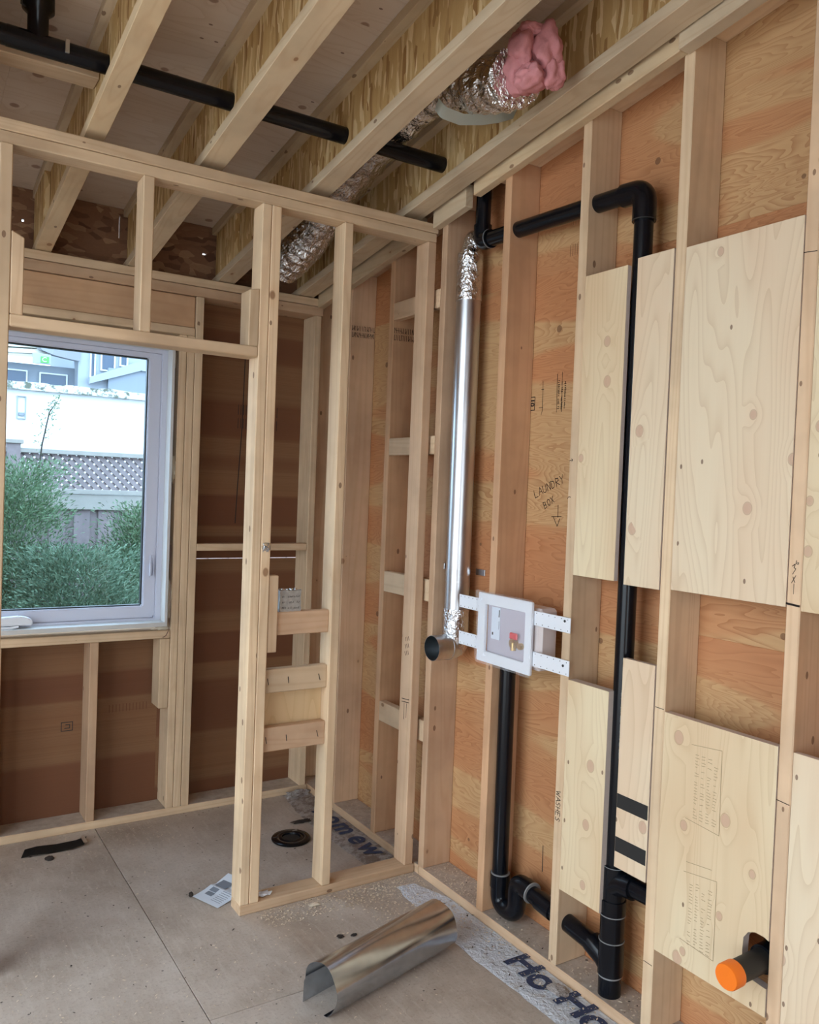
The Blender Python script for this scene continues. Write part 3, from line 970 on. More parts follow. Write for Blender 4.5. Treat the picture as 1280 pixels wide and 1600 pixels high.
# boxed 10 stamp and mill stamps on the sheathing
stroke([[(-0.010, 1.995), (0.020, 1.995), (0.020, 1.945), (-0.010, 1.945), (-0.010, 1.995)]], 'printed_stamp', 'ink', 0.003)
text('printed_number', '10', 0.030, 'ink', basis((0, 0, -1), (0, -1, 0), (px, 0.004, 1.989)), wr, 0.001)
mk = [[(0.062, 2.05), (0.064, 1.94)], [(0.046, 1.952), (0.066, 1.952)], [(0.055, 2.02), (0.068, 2.02)], [(0.064, 1.94), (0.058, 1.925)],
      [(0.140, 2.07), (0.142, 1.93)], [(0.166, 2.075), (0.168, 1.93)]]
random.seed(3)
for r_ in range(3):
    for q in range(16):
        zc = 2.045 - q * 0.0068
        a = 0.145 + r_ * 0.017
        if random.random() < 0.85:
            mk.append([(a + random.uniform(0, .003), zc), (a + random.uniform(0.006, 0.011), zc)])
            if random.random() < 0.6:
                mk.append([(a + 0.004, zc), (a + 0.004, zc - 0.005)])
stroke(mk, 'printed_stamp', 'ink', 0.0022)
# faint stamp between the vent pipe studs
mk = []
for q in range(5):
    mk.append([(0.19 + q * 0.012, 2.60), (0.19 + q * 0.012, 2.62 + (q % 2) * 0.012)])
    mk.append([(0.18 + q * 0.012, 2.49), (0.18 + q * 0.012, 2.53)])
stroke(mk, 'printed_stamp', 'ink_soft', 0.002)
# saw kerf by the trap
stroke([[(0.17, 0.33), (0.172, 0.235)]], 'saw_kerf', 'dirt', 0.004)
# grade stamps on the stud sides beyond the partition (faces toward -y)
for (k_, zc, n_) in ((2, 2.335, 14), (3, 2.405, 14)):
    yy = k_ * S - 0.0008
    mk = []
    for row in range(2):
        for q in range(n_):
            a = 0.008 + q * 0.0094
            zz = zc - row * 0.032 + (q / n_) * 0.004
            mk.append([(a, zz), (a, zz + 0.024)])
            if random.random() < 0.7:
                mk.append([(a, zz + random.choice((0, 0.012, 0.024))), (a + 0.006, zz + random.choice((0.002, 0.012, 0.022)))])
    ribbon('grade_stamp', mk, lambda a, b, yy=yy: (a, yy, b), 0.0024, 'ink', wr)
mk = [[(0.85 - q * 0.012 - 0.0, 1.99 - q * 0.03), (0.80 + q * 0.001, 1.992 - q * 0.03)] for q in range(0)]
stroke([[(-1.05, 2.02 - q * 0.02), (-1.02, 2.02 - q * 0.02)] for q in range(8)] + [[(-1.05, 2.02), (-1.05, 1.86)], [(-1.00, 2.0), (-1.0, 1.85)]], 'printed_stamp', 'ink_soft', 0.003)
# WASHER on the edge of the second stud
to_w = lambda a, b: (-0.0008, -S + 0.019 - b, 0.625 - a)
ribbon('handwriting', letters('WASHES', 0.0, -0.011, 1, 0, 0.021), lambda a, b: (-0.0008, -S + 0.019 - b, 0.628 - a), 0.0022, 'ink', wr)
# numbers and marks on the third and fourth studs
yd = -3 * S + 0.019
on_d = lambda a, b: (-0.0008, yd - a, b)
ribbon('handwriting', [[(-0.007, 1.468), (0.001, 1.474), (-0.002, 1.464), (0.003, 1.462), (-0.005, 1.448)], [(0.004, 1.483), (0.003, 1.475), (0.009, 1.474), (0.010, 1.478), (0.006, 1.478)],
                       [(0.004, 1.445), (-0.007, 1.425)], [(-0.004, 1.441), (0.002, 1.427)], [(0.000, 1.424), (0.000, 1.398)]], on_d, 0.0016, 'ink', wr)
for zz in (1.372, 0.868, 2.258):
    ribbon('layout_mark', [[(-0.018, zz), (0.017, zz - 0.003)]], on_d, 0.0055 if zz == 1.372 else 0.002, 'ink', wr)
on_c = lambda a, b: (-0.0008, -2 * S + 0.019 - a, b)
for zz in (1.010, 0.247):
    ribbon('layout_mark', [[(-0.014, zz), (0.017, zz - 0.001)]], on_c, 0.002, 'ink', wr)
ribbon('layout_mark', [[(-0.017, 1.742), (-0.002, 1.745)], [(-0.007, 1.749), (-0.002, 1.745), (-0.006, 1.739)], [(-0.02, 1.615), (-0.012, 1.622), (-0.004, 1.62)]], lambda a, b: (-0.0008, -S + 0.019 - a, b), 0.002, 'ink', wr)
# faint print on the lower board
on_b = lambda a, b: (-0.0008, -a, b)
mk = [[(0.915, 0.935), (1.015, 0.945)], [(1.015, 0.945), (1.018, 0.712)], [(0.905, 0.722), (1.018, 0.712)], [(0.908, 0.57), (1.018, 0.585)], [(1.018, 0.585), (1.018, 0.365)], [(0.905, 0.375), (1.018, 0.365)], [(0.915, 0.60), (1.0, 0.61)]]
for bz in (0.92, 0.56):
    for r_ in range(4):
        for q in range(22):
            if random.random() < 0.8:
                a = 0.930 + r_ * 0.021
                zc = bz - q * 0.0085 - 0.01
                mk.append([(a, zc), (a + random.uniform(0.006, 0.013), zc + random.uniform(-.002, .002))])
ribbon('printed_stamp', mk, on_b, 0.0016, 'ink_board', wr)
# stamp by the window
ribbon('printed_stamp', [[(-1.215, 0.475), (-1.165, 0.475), (-1.165, 0.435), (-1.215, 0.435), (-1.215, 0.475)], [(-1.20, 0.447), (-1.178, 0.447), (-1.178, 0.463), (-1.196, 0.463)]], lambda a, b: (a, 1.6632, b), 0.0035, 'tape_black', wb)
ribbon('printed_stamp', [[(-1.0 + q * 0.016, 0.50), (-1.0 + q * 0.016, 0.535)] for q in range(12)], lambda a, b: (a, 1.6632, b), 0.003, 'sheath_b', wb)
ribbon('printed_stamp', [[(-0.40 + q * 0.014 + (0.06 if q > 5 else 0), 1.98 - r_ * 0.07), (-0.40 + q * 0.014 + (0.06 if q > 5 else 0), 2.03 - r_ * 0.07)] for q in range(12) for r_ in range(2)], lambda a, b: (a, 1.6632, b), 0.003, 'dirt', wb)

ribbon('panel_joint', [[(-0.372, 2.30), (-0.378, 1.9), (-0.392, 1.6), (-0.398, 1.42)]], lambda a, b: (a, 1.6632, b), 0.005, 'dirt', wb)
# ================================================================ PLUMBING
VX, VY = 0.050, -0.604
dr = thing('drain_pipe', 'black plastic drain stack with vent loop, trap and standpipe on the right wall', 'pipe', (VX, VY, 0.038))
R = 0.030
tube('vent_pipe', [(VX, VY, 0.44), (VX, VY, 2.575)], R, 'abs', dr, 24)
el = tube('elbow', [(VX, VY, 2.49), (VX, VY, 2.588), (VX - 0.004, VY + 0.085, 2.592)], 0.037, 'abs', dr, 24, bend=0.045)
tube('vent_pipe', [(VX - 0.004, VY + 0.05, 2.592), (0.042, 0.215, 2.618)], R, 'abs', dr, 24)
tube('elbow', [(0.042, 0.165, 2.617), (0.042, 0.222, 2.617), (0.042, 0.222, 2.68)], 0.036, 'abs', dr, 24, bend=0.04)
tube('vent_pipe', [(0.042, 0.222, 2.66), (0.042, 0.222, 3.05)], R, 'abs', dr, 24)
tube('glue_ring', [(0.042, 0.170, 2.617), (0.042, 0.173, 2.617)], 0.0372, 'glue', dr, 24)
tube('glue_ring', [(VX, VY, 2.492), (VX, VY, 2.495)], 0.0375, 'abs_matte', dr, 24)
# sanitary tee, couplings, wye and bottom length
tee = tube('sanitary_tee', [(VX, VY, 0.455), (VX, VY, 0.33)], 0.037, 'abs', dr, 28)
tube('tee_branch', [(VX, VY, 0.385), (VX, VY - 0.035, 0.408), (VX, VY - 0.082, 0.412)], 0.037, 'abs', tee, 24)
tube('tee_hub', [(VX, VY, 0.345), (VX, VY, 0.30)], 0.041, 'abs', tee, 28)
tube('branch_pipe', [(VX, VY - 0.07, 0.413), (VX, VY - 0.26, 0.420)], R, 'abs', dr, 24)
tube('coupling', [(VX, VY, 0.30), (VX, VY, 0.215)], 0.0385, 'abs', dr, 28)
tube('glue_ring', [(VX, VY, 0.296), (VX, VY, 0.299)], 0.0412, 'glue', dr, 28)
tube('glue_ring', [(VX, VY, 0.213), (VX, VY, 0.2155)], 0.0412, 'glue', dr, 28)
wye = tube('wye', [(VX, VY, 0.214), (VX, VY, 0.105)], 0.0405, 'abs', dr, 28)
tube('wye_branch', [(VX, VY, 0.120), (VX, VY + 0.03, 0.145), (VX, VY + 0.085, 0.166)], 0.036, 'abs', wye, 24)
tube('drain_length', [(VX, VY, 0.125), (VX, VY, 0.030)], 0.0365, 'abs', dr, 28)
tube('glue_ring', [(VX, VY, 0.098), (VX, VY, 0.103)], 0.0372, 'glue', dr, 28)
tube('glue_ring', [(VX, VY, 0.452), (VX, VY, 0.454)], 0.0375, 'glue', dr, 28)
# trap arm through the stud, trap and standpipe
tube('trap_arm', [(VX, VY + 0.06, 0.160), (VX, -0.20, 0.195)], R, 'abs', dr, 24)
tube('coupling', [(VX, -0.262, 0.188), (VX, -0.335, 0.181)], 0.0345, 'abs', dr, 24)
trap = tube('p_trap', [(VX, -0.040, 0.175), (VX, -0.040, 0.078), (VX, -0.140, 0.078), (VX, -0.140, 0.205), (VX, -0.215, 0.198)], 0.0345, 'abs', dr, 28, bend=0.05, n=10)
tube('trap_hub', [(VX, -0.040, 0.195), (VX, -0.040, 0.145)], 0.038, 'abs', trap, 28)
tube('trap_hub', [(VX, -0.185, 0.200), (VX, -0.222, 0.196)], 0.038, 'abs', trap, 28)
tube('glue_ring', [(VX, -0.040, 0.1945), (VX, -0.040, 0.198)], 0.036, 'glue', dr, 28)
tube('glue_ring', [(VX, -0.219, 0.1965), (VX, -0.2235, 0.196)], 0.0383, 'glue', dr, 28)
tube('standpipe', [(VX, -0.038, 0.17), (VX, -0.034, 0.995)], R, 'abs', dr, 24)
# print on the stack
mw = basis((0, 0, -1), (0.55, -0.835, 0), (VX - R * 0.86 - 0.0006, VY - 0.018, 1.02))
text('pipe_print', 'ABS DWV 2 IN  CELL CORE PIPE  CSA B181.1', 0.011, 'print_white', mw, dr)

# pipe through the ceiling joists
cp = thing('ceiling_pipe', 'black plastic pipe running level through holes in the ceiling joists', 'pipe', (-1.0, 0.30, 2.87))
tube('pipe', [(-2.6, 0.345, 2.930), (-0.104, 0.305, 2.907)], R, 'abs', cp, 24)
fit = tube('tee_fitting', [(-1.575, 0.328, 2.92), (-1.575, 0.328, 3.005), (-1.575, 0.328, 3.02), (-1.575, 0.328, 3.10)], [0.030, 0.030, 0.046, 0.046], 'abs', cp, 24)
tube('tee_sleeve', [(-1.66, 0.330, 2.921), (-1.49, 0.327, 2.9195)], 0.0312, 'abs', cp, 24)
tube('hanger_hook', [(-1.62, 0.318, 3.09), (-1.622, 0.318, 3.02), (-1.60, 0.315, 3.012)], 0.004, 'dark_metal', cp, 8)
box('hanger_clip', -1.502, -1.490, 0.292, 0.300, 2.905, 2.945, 'galv', cp, 0.001)

# capped stub-out
st = thing('capped_pipe_stub', 'black plastic pipe stub with a bright orange end cap poking through the plywood', 'pipe', (0.0, -1.148, 0.40))
tube('pipe', [(0.09, -1.148, 0.430), (-0.102, -1.148, 0.424)], 0.0298, 'abs_matte', st, 28)
tube('elbow', [(0.025, -1.148, 0.428), (0.095, -1.148, 0.431), (0.095, -1.148, 0.52)], 0.037, 'abs', st, 28, bend=0.03)
cap = tube('cap', [(-0.088, -1.148, 0.4245), (-0.120, -1.148, 0.4235), (-0.1245, -1.148, 0.4233)], [0.0335, 0.0335, 0.0315], 'orange', st, 36)

# toilet flange
fl = thing('toilet_flange', 'round black plastic toilet flange set in the floor behind the partition', 'flange', (-0.327, 1.008, 0))
bm = bmesh.new()
prof = [(0.088, 0.0), (0.090, 0.006), (0.086, 0.011), (0.062, 0.012), (0.055, 0.009), (0.046, 0.014), (0.043, 0.013), (0.041, 0.004)]
seg = 40
rings = [[bm.verts.new((r_ * math.cos(2 * math.pi * k / seg), r_ * math.sin(2 * math.pi * k / seg), z_)) for k in range(seg)] for r_, z_ in prof]
for a, b in zip(rings, rings[1:]):
    for k in range(seg):
        bm.faces.new((a[k], a[(k + 1) % seg], b[(k + 1) % seg], b[k]))
bmesh.ops.recalc_face_normals(bm, faces=bm.faces)
link('ring', bm, 'abs', fl, (-0.327, 1.008, 0.0005), smooth=True)
tube('test_plug', [(-0.327, 1.008, 0.001), (-0.327, 1.008, 0.006)], 0.041, 'abs_matte', fl, 32)
for a in (0.9, 2.8, 4.6):
    box('bolt_slot', -0.327 + 0.07 * math.cos(a) - 0.012, -0.327 + 0.07 * math.cos(a) + 0.012, 1.008 + 0.07 * math.sin(a) - 0.004, 1.008 + 0.07 * math.sin(a) + 0.004, 0.0115, 0.0135, 'wire' if a == 0.9 else 'dirt', fl, 0.0005)

# ================================================================ LAUNDRY BOX
lb = thing('laundry_box', 'white plastic laundry outlet box wrapped in clear film with four mounting arms', 'outlet box', (0, -0.08, 0.99))
fy0, fy1, fz0, fz1 = -0.238, 0.070, 0.989, 1.247


def rect_frame_x(name, y0, y1, z0, z1, iy0, iy1, iz0, iz1, x0, x1, mat, parent, bev=0.002):
    cx, cy, cz = (x0 + x1) / 2, (y0 + y1) / 2, (z0 + z1) / 2
    bm = bmesh.new()
    rings = []
    for x in (x0, x1):
        rings.append([bm.verts.new((x - cx, a - cy, b - cz)) for a, b in ((y0, z0), (y1, z0), (y1, z1), (y0, z1))])
        rings.append([bm.verts.new((x - cx, a - cy, b - cz)) for a, b in ((iy0, iz0), (iy1, iz0), (iy1, iz1), (iy0, iz1))])
    A, Ai, B, Bi = rings
    for p, q in ((A, Ai), (Bi, B), (B, A), (Ai, Bi)):
        for k in range(4):
            bm.faces.new((p[k], p[(k + 1) % 4], q[(k + 1) % 4], q[k]))
    bmesh.ops.recalc_face_normals(bm, faces=bm.faces)
    bmesh.ops.bevel(bm, geom=bm.edges[:], offset=bev, segments=2, affect='EDGES')
    return link(name, bm, mat, parent, (cx, cy, cz))


rect_frame_x('face_frame', fy0, fy1, fz0, fz1, fy0 + 0.036, fy1 - 0.045, fz0 + 0.040, fz1 - 0.040, -0.022, -0.010, 'white', lb)
box('back_panel', -0.004, 0.0, fy0 + 0.03, fy1 - 0.04, fz0 + 0.03, fz1 - 0.03, 'white_in', lb, 0.001)
box('body', 0.0005, 0.085, -0.262, -0.004, 1.005, 1.225, 'body', lb, 0.012)
for (ya, yb2, za, zb) in ((0.035, 0.211, 1.170, 1.221), (0.035, 0.206, 1.026, 1.077), (-0.416, -0.205, 1.167, 1.218), (-0.418, -0.205, 1.023, 1.075)):
    arm = box('mounting_arm', -0.0085, -0.0045, ya, yb2, za, zb, 'white', lb, 0.001)
    n_ = 7
    for q in range(n_):
        yy = ya + 0.012 + (yb2 - ya - 0.024) * q / (n_ - 1)
        for zz in (za + 0.007, zb - 0.007):
            tube('screw_hole', [(-0.0089, yy, zz), (-0.0083, yy, zz)], 0.0018, 'dirt', arm, 6)
for zz in (1.195, 1.045):
    tube('screw', [(-0.0105, -0.39, zz + 0.010), (-0.007, -0.39, zz + 0.010)], 0.0045, 'dark_metal', lb, 10)
lab = box('label', -0.0062, -0.0048, -0.045, 0.005, 1.080, 1.200, 'paper', lb, 0)
box('label_print', -0.0066, -0.0062, -0.041, -0.037, 1.165, 1.192, 'ink', lab, 0)
box('label_print', -0.0066, -0.0062, -0.008, 0.000, 1.095, 1.105, 'ink', lab, 0)
box('label_print', -0.0066, -0.0062, -0.041, -0.039, 1.120, 1.150, 'paper_grey', lab, 0)
vl = tube('valve', [(-0.004, -0.135, 1.085), (-0.020, -0.135, 1.085)], 0.018, 'brass', lb, 20)
tube('valve_spout', [(-0.014, -0.135, 1.088), (-0.014, -0.135, 1.060)], 0.010, 'brass', vl, 16)
tube('valve', [(-0.004, -0.170, 1.080), (-0.016, -0.170, 1.080)], 0.012, 'brass', lb, 16)
box('valve_handle', -0.022, -0.012, -0.160, -0.118, 1.100, 1.124, 'red', vl, 0.004)
# film bag
bm = bmesh.new()
ny, nz = 30, 26
grid = []
for j in range(nz + 1):
    row = []
    for i in range(ny + 1):
        u_, v_ = i / ny, j / nz
        yy = 0.088 - u_ * 0.330 + 0.006 * math.sin(v_ * 9) * (1 - u_)
        zz = fz0 - 0.006 + v_ * (fz1 - fz0 + 0.014)
        xx = -0.026 - 0.006 * noise.noise(Vector((yy * 28, zz * 22, 1.0))) - 0.004 * noise.noise(Vector((yy * 70 + zz * 40, zz * 60, 4.0)))
        if u_ < 0.06:
            xx += 0.01
        row.append(bm.verts.new((xx + 0.026, yy + 0.08, zz - 1.11)))
    grid.append(row)
for j in range(nz):
    for i in range(ny):
        bm.faces.new((grid[j][i], grid[j][i + 1], grid[j + 1][i + 1], grid[j + 1][i]))
link('plastic_film', bm, 'film', lb, (-0.026, -0.08, 1.11), smooth=True)

# ================================================================ DUCTS
DX, DY_ = 0.060, 0.322
vd = thing('dryer_duct', 'shiny round galvanised vent duct standing in the wall with a foil-taped elbow', 'duct', (DX, DY_, 0.95))
tube('pipe', [(DX, DY_, 1.085), (DX, DY_, 2.57)], 0.0505, 'galv', vd, 40)
tube('pipe_seam', [(DX, DY_, 1.255), (DX, DY_, 1.262)], 0.0512, 'galv', vd, 40)


def foil_fun(seed, amp):
    def f(i, k, r):
        return r * (1 + amp * noise.noise(Vector((k * 0.9 + seed, i * 1.1, seed * 3.7))))
    return f


pts = [(DX, DY_, 2.40 + 0.19 * i / 18) for i in range(19)]
tube('foil_tape', pts, 0.053, 'foil', vd, 40, True, foil_fun(2, 0.035))
pts = [(DX + 0.012 * i / 9, DY_ - 0.004 * i / 9, 2.575 + 0.11 * i / 9) for i in range(10)]
tube('foil_collar', pts, [0.044, 0.044, 0.042, 0.041, 0.040, 0.039, 0.037, 0.034, 0.028, 0.016], 'foil', vd, 36, True, foil_fun(5, 0.08))
pts = fillet([(DX, DY_, 1.11), (DX, DY_, 0.990), (DX - 0.05, DY_, 0.988)], 0.045, 8)
elb = tube('elbow', pts, 0.0512, 'galv', vd, 40)
pipe_shell('outlet_collar', [(DX - 0.030, DY_, 0.989), (-0.058, DY_ - 0.004, 0.989)], 0.0510, 0.0498, 'galv', elb, 40, 'duct_in')
tube('outlet_rib', [(DX - 0.032, DY_, 0.989), (DX - 0.038, DY_, 0.989)], 0.0535, 'galv', elb, 40)
tube('outlet_back', [(0.035, DY_, 0.989), (0.033, DY_, 0.989)], 0.0496, 'duct_in', elb, 40)
pts = fillet([(DX, DY_, 1.145), (DX, DY_, 1.00), (DX - 0.012, DY_, 0.990)], 0.04, 12)
tube('foil_tape', pts, 0.0535, 'foil', vd, 40, True, foil_fun(9, 0.05))
stp = box('clamp', 0.040, 0.108, 0.3935, 0.3985, 1.300, 1.325, 'galv', vd, 0.001)
box('clamp', 0.1345, 0.1385, 0.240, 0.300, 1.285, 1.310, 'galv', vd, 0.001)
tube('clamp_band', [(DX, DY_, 1.285), (DX, DY_, 1.308)], 0.0515, 'galv', vd, 40)
tube('clamp_screw', [(0.070, 0.3925, 1.312), (0.070, 0.390, 1.312)], 0.006, 'dark_metal', stp, 10)

# flexible insulated duct between the joists
fd = thing('flexible_duct', 'silver foil insulated flexible duct lying between the ceiling joists', 'duct', (-0.31, 0.3, 2.8))
key = [(-0.385, 2.915), (-0.20, 2.965), (0.0, 3.040), (0.30, 3.014), (0.59, 2.960), (0.87, 2.875), (1.05, 2.795), (1.20, 2.735), (1.36, 2.690)]
pts, N = [], 260
for i in range(N + 1):
    f = i / N * (len(key) - 1)
    a = min(int(f), len(key) - 2)
    q = f - a
    p0, p1 = key[a], key[a + 1]
    pm, pp = key[max(a - 1, 0)], key[min(a + 2, len(key) - 1)]
    cr = lambda c: 0.5 * (2 * p0[c] + (p1[c] - pm[c]) * q + (2 * pm[c] - 5 * p0[c] + 4 * p1[c] - pp[c]) * q * q + (3 * p0[c] - pm[c] - 3 * p1[c] + pp[c]) * q ** 3)
    pts.append((-0.305 + 0.012 * math.sin(f * 1.3), cr(0), cr(1)))


def flexr(i, k, r):
    w_ = 0.045 * math.sin(i * 0.62 + 0.5 * math.sin(k * 0.35)) + 0.10 * noise.noise(Vector((k * 0.22, i * 0.16, 2.0))) + 0.06 * noise.noise(Vector((k * 0.7, i * 0.5, 9.0)))
    return r * (1 + w_)


fr = [0.087 - 0.017 * math.exp(-((p[1] - 0.15) / 0.26) ** 2) for p in pts]
tube('foil_jacket', pts, fr, 'flexfoil', fd, 56, True, flexr)
for i, (c, r, s_) in enumerate((((-0.345, -0.455, 2.965), 0.050, (0.75, 0.85, 1.15)), ((-0.285, -0.495, 2.965), 0.060, (0.8, 0.8, 1.2)), ((-0.320, -0.470, 2.878), 0.050, (1.0, 1.0, 0.75)),
                                 ((-0.262, -0.500, 2.895), 0.046, (0.75, 0.8, 1.0)), ((-0.30, -0.42, 2.930), 0.068, (1.0, 0.8, 1.05)), ((-0.318, -0.480, 3.012), 0.040, (1.1, 0.8, 0.6)))):
    blob('insulation', c, r, 'wool', fd, i + 3, 0.38, 1.25, s_, 4)
blob('insulation', (-0.335, 1.345, 2.645), 0.042, 'wool', fd, 2, 0.4, 2, (1.3, 1.0, 0.6))
# light metal strap under the duct to the side joist
bm = bmesh.new()
path = [(-0.395, -0.075, 2.925), (-0.375, -0.085, 2.898), (-0.30, -0.09, 2.893), (-0.22, -0.108, 2.908), (-0.160, -0.125, 2.926), (-0.107, -0.138, 2.950)]
path = fillet(path, 0.03, 4)
c0 = Vector((-0.2, -0.05, 2.9))
prev = None
for p in path:
    a = bm.verts.new(p + Vector((0, 0.012, -0.015)) - c0)
    b = bm.verts.new(p - Vector((0, 0.012, -0.015)) - c0)
    if prev:
        bm.faces.new((prev[0], prev[1], b, a))
    prev = (a, b)
bmesh.ops.solidify(bm, geom=bm.faces[:], thickness=0.001)
link('hanging_strap', bm, 'strapmetal', fd, c0, smooth=False)

# ================================================================ LOOSE THINGS
# curled sheet of metal on the floor
sm = thing('sheet_metal', 'curled sheet of bright metal lying on the floor like an open tube', 'sheet metal', (-0.5, -0.1, 0))
ax = Vector((0.962, 0.273, 0))
pe = Vector((-0.273, 0.962, 0))
near, far = Vector((-0.776, -0.196, 0)), Vector((-0.224, -0.048, 0))
bm = bmesh.new()
na, nl = 44, 14
rows = []
for j in range(nl + 1):
    tt = j / nl
    c = near.lerp(far, tt)
    row = []
    for i in range(na + 1):
        th = math.radians(-128 + 296 * i / na)          # 0 = top, negative = left of the axis
        rr = 0.077 + 0.004 * math.cos(2 * th + tt * 1.5) + 0.002 * math.sin(5 * th + 4 * tt)
        x_ = -math.sin(th) * rr
        z_ = 0.077 + math.cos(th) * rr
        if th < math.radians(-90):
            q = (math.radians(-90) - th) / math.radians(38)
            x_ = 0.077 + 0.002 * q
            z_ = 0.077 * (1 - q) + 0.001
        row.append(bm.verts.new(c + pe * x_ + Vector((0, 0, max(z_, 0.001))) - Vector((-0.5, -0.1, 0.08))))
    rows.append(row)
for a, b in zip(rows, rows[1:]):
    for i in range(na):
        bm.faces.new((a[i], a[i + 1], b[i + 1], b[i]))
bmesh.ops.recalc_face_normals(bm, faces=bm.faces)
bmesh.ops.solidify(bm, geom=bm.faces[:], thickness=0.0009)
link('curled_sheet', bm, 'sheet', sm, (-0.5, -0.1, 0.08), smooth=True)
rim = [rows_pt for rows_pt in []]


# house wrap strips
def wrap_strip(name, label, edge_out, edge_in, mat, z0=0.0015, seed=0):
    o = thing(name, label, 'house wrap', (edge_out[0][0], edge_out[0][1], 0))
    n = 70
    m = 10

    def at(poly, t_):
        f = t_ * (len(poly) - 1)
        i = min(int(f), len(poly) - 2)
        return Vector((*poly[i], 0)).lerp(Vector((*poly[i + 1], 0)), f - i)
    c = (at(edge_out, 0.5) + at(edge_in, 0.5)) / 2
    bm = bmesh.new()
    g = []
    for j in range(n + 1):
        t_ = j / n
        a, b = at(edge_out, t_), at(edge_in, t_)
        a += Vector((0.008 * noise.noise(Vector((t_ * 22, seed, 0))), 0, 0))
        row = []
        for i in range(m + 1):
            p = a.lerp(b, i / m)
            p.z = z0 + 0.002 + 0.004 * abs(noise.noise(Vector((p.x * 30, p.y * 14, seed + 3.0)))) + 0.003 * abs(noise.noise(Vector((p.x * 70, p.y * 60, seed))))
            if i == 0:
                p.z = z0 + 0.004 * abs(noise.noise(Vector((t_ * 15, 3, seed))))
            row.append(bm.verts.new(p - c))
        g.append(row)
    for a, b in zip(g, g[1:]):
        for i in range(m):
            bm.faces.new((a[i], a[i + 1], b[i + 1], b[i]))
    bmesh.ops.recalc_face_normals(bm, faces=bm.faces)
    link('sheet', bm, mat, o, c, smooth=True)
    return o


w1 = wrap_strip('house_wrap', 'crumpled white house wrap strip along the plate below the laundry box', [(-0.143, 0.385), (-0.165, 0.20), (-0.172, 0.0), (-0.178, -0.19), (-0.170, -0.42), (-0.166, -0.62), (-0.16, -0.95), (-0.15, -1.3)], [(-0.06, 0.37), (-0.004, 0.20), (-0.003, 0), (-0.003, -0.19), (-0.003, -0.42), (-0.003, -0.62), (-0.003, -0.95), (-0.003, -1.3)], 'wrap', seed=1)
w2 = wrap_strip('house_wrap', 'dusty grey house wrap strip on the floor beside the toilet flange', [(-0.142, 1.50), (-0.175, 1.25), (-0.180, 1.0), (-0.165, 0.80), (-0.152, 0.56)], [(-0.003, 1.47), (-0.003, 1.25), (-0.003, 1.0), (-0.003, 0.8), (-0.003, 0.56)], 'wrap_dirty', seed=4)
for body, yy, xx in (('H', -0.250, -0.100), ('o', -0.366, -0.110), ('H', -0.500, -0.100), ('o', -0.616, -0.110)):
    text('printed_letters', body, 0.165, 'navy', basis((0, -1, 0), (1, 0, 0), (xx, yy, 0.0090)), w1, 0.0045)
for body, yy in (('h', 1.25), ('o', 1.15), ('m', 1.05), ('e', 0.885), ('w', 0.79)):
    text('printed_letters', body, 0.16, 'navy', basis((0, -1, 0), (1, 0, 0), (-0.108, yy, 0.0090)), w2, 0.004)
tf = blob('torn_flap', (-0.050, -0.478, 0.010), 0.036, 'wrap_dirty', w1, 5, 0.4, 2, (0.8, 1.1, 0.18))
cr = blob('crumpled_end', (-0.075, 1.475, 0.018), 0.035, 'wrap_dirty', w2, 8, 0.7, 3, (1.8, 0.5, 0.5))

# leaflet
lf = thing('leaflet', 'folded white instruction leaflet with small pictures lying by the partition post', 'paper', (-0.834, 0.561, 0))
P0, e1, e2 = Vector((-0.834, 0.561, 0.002)), Vector((-0.057, 0.128, 0)), Vector((0.176, 0.082, 0))
bm = bmesh.new()
cc = P0 + (e1 + e2) / 2
g = []
hz = [0.0, 0.001, 0.003, 0.010, 0.004, 0.012, 0.02]
for i in range(7):
    g.append([bm.verts.new(P0 + e2 * (i / 6) + e1 * (j / 3) + Vector((0, 0, hz[i] + 0.001 * j)) - cc) for j in range(4)])
for a, b in zip(g, g[1:]):
    for j in range(3):
        bm.faces.new((a[j], a[j + 1], b[j + 1], b[j]))
bmesh.ops.recalc_face_normals(bm, faces=bm.faces)
link('page', bm, 'paper', lf, cc)


def on_page(u_, v_):
    f = u_ * 6
    i = min(int(f), 5)
    h_ = hz[i] + (hz[i + 1] - hz[i]) * (f - i)
    return P0 + e2 * u_ + e1 * v_ + Vector((0, 0, h_ + 0.003 * v_ + 0.0008))


for u0, u1, v0, v1 in ((0.22, 0.34, 0.58, 0.84), (0.36, 0.48, 0.60, 0.86), (0.55, 0.80, 0.50, 0.9)):
    bm = bmesh.new()
    q = [on_page(u0, v0), on_page(u1, v0), on_page(u1, v1), on_page(u0, v1)]
    c = sum(q, Vector()) / 4
    bm.faces.new([bm.verts.new(p - c) for p in q])
    link('printed_picture', bm, 'paper_grey', lf, c)
mk = []
for r_ in range(7):
    mk.append([(0.14 + r_ * 0.055, 0.12), (0.14 + r_ * 0.055, 0.46)])
ribbon('printed_lines', mk, lambda a, b: on_page(a, b), 0.012, 'paper_grey', lf)

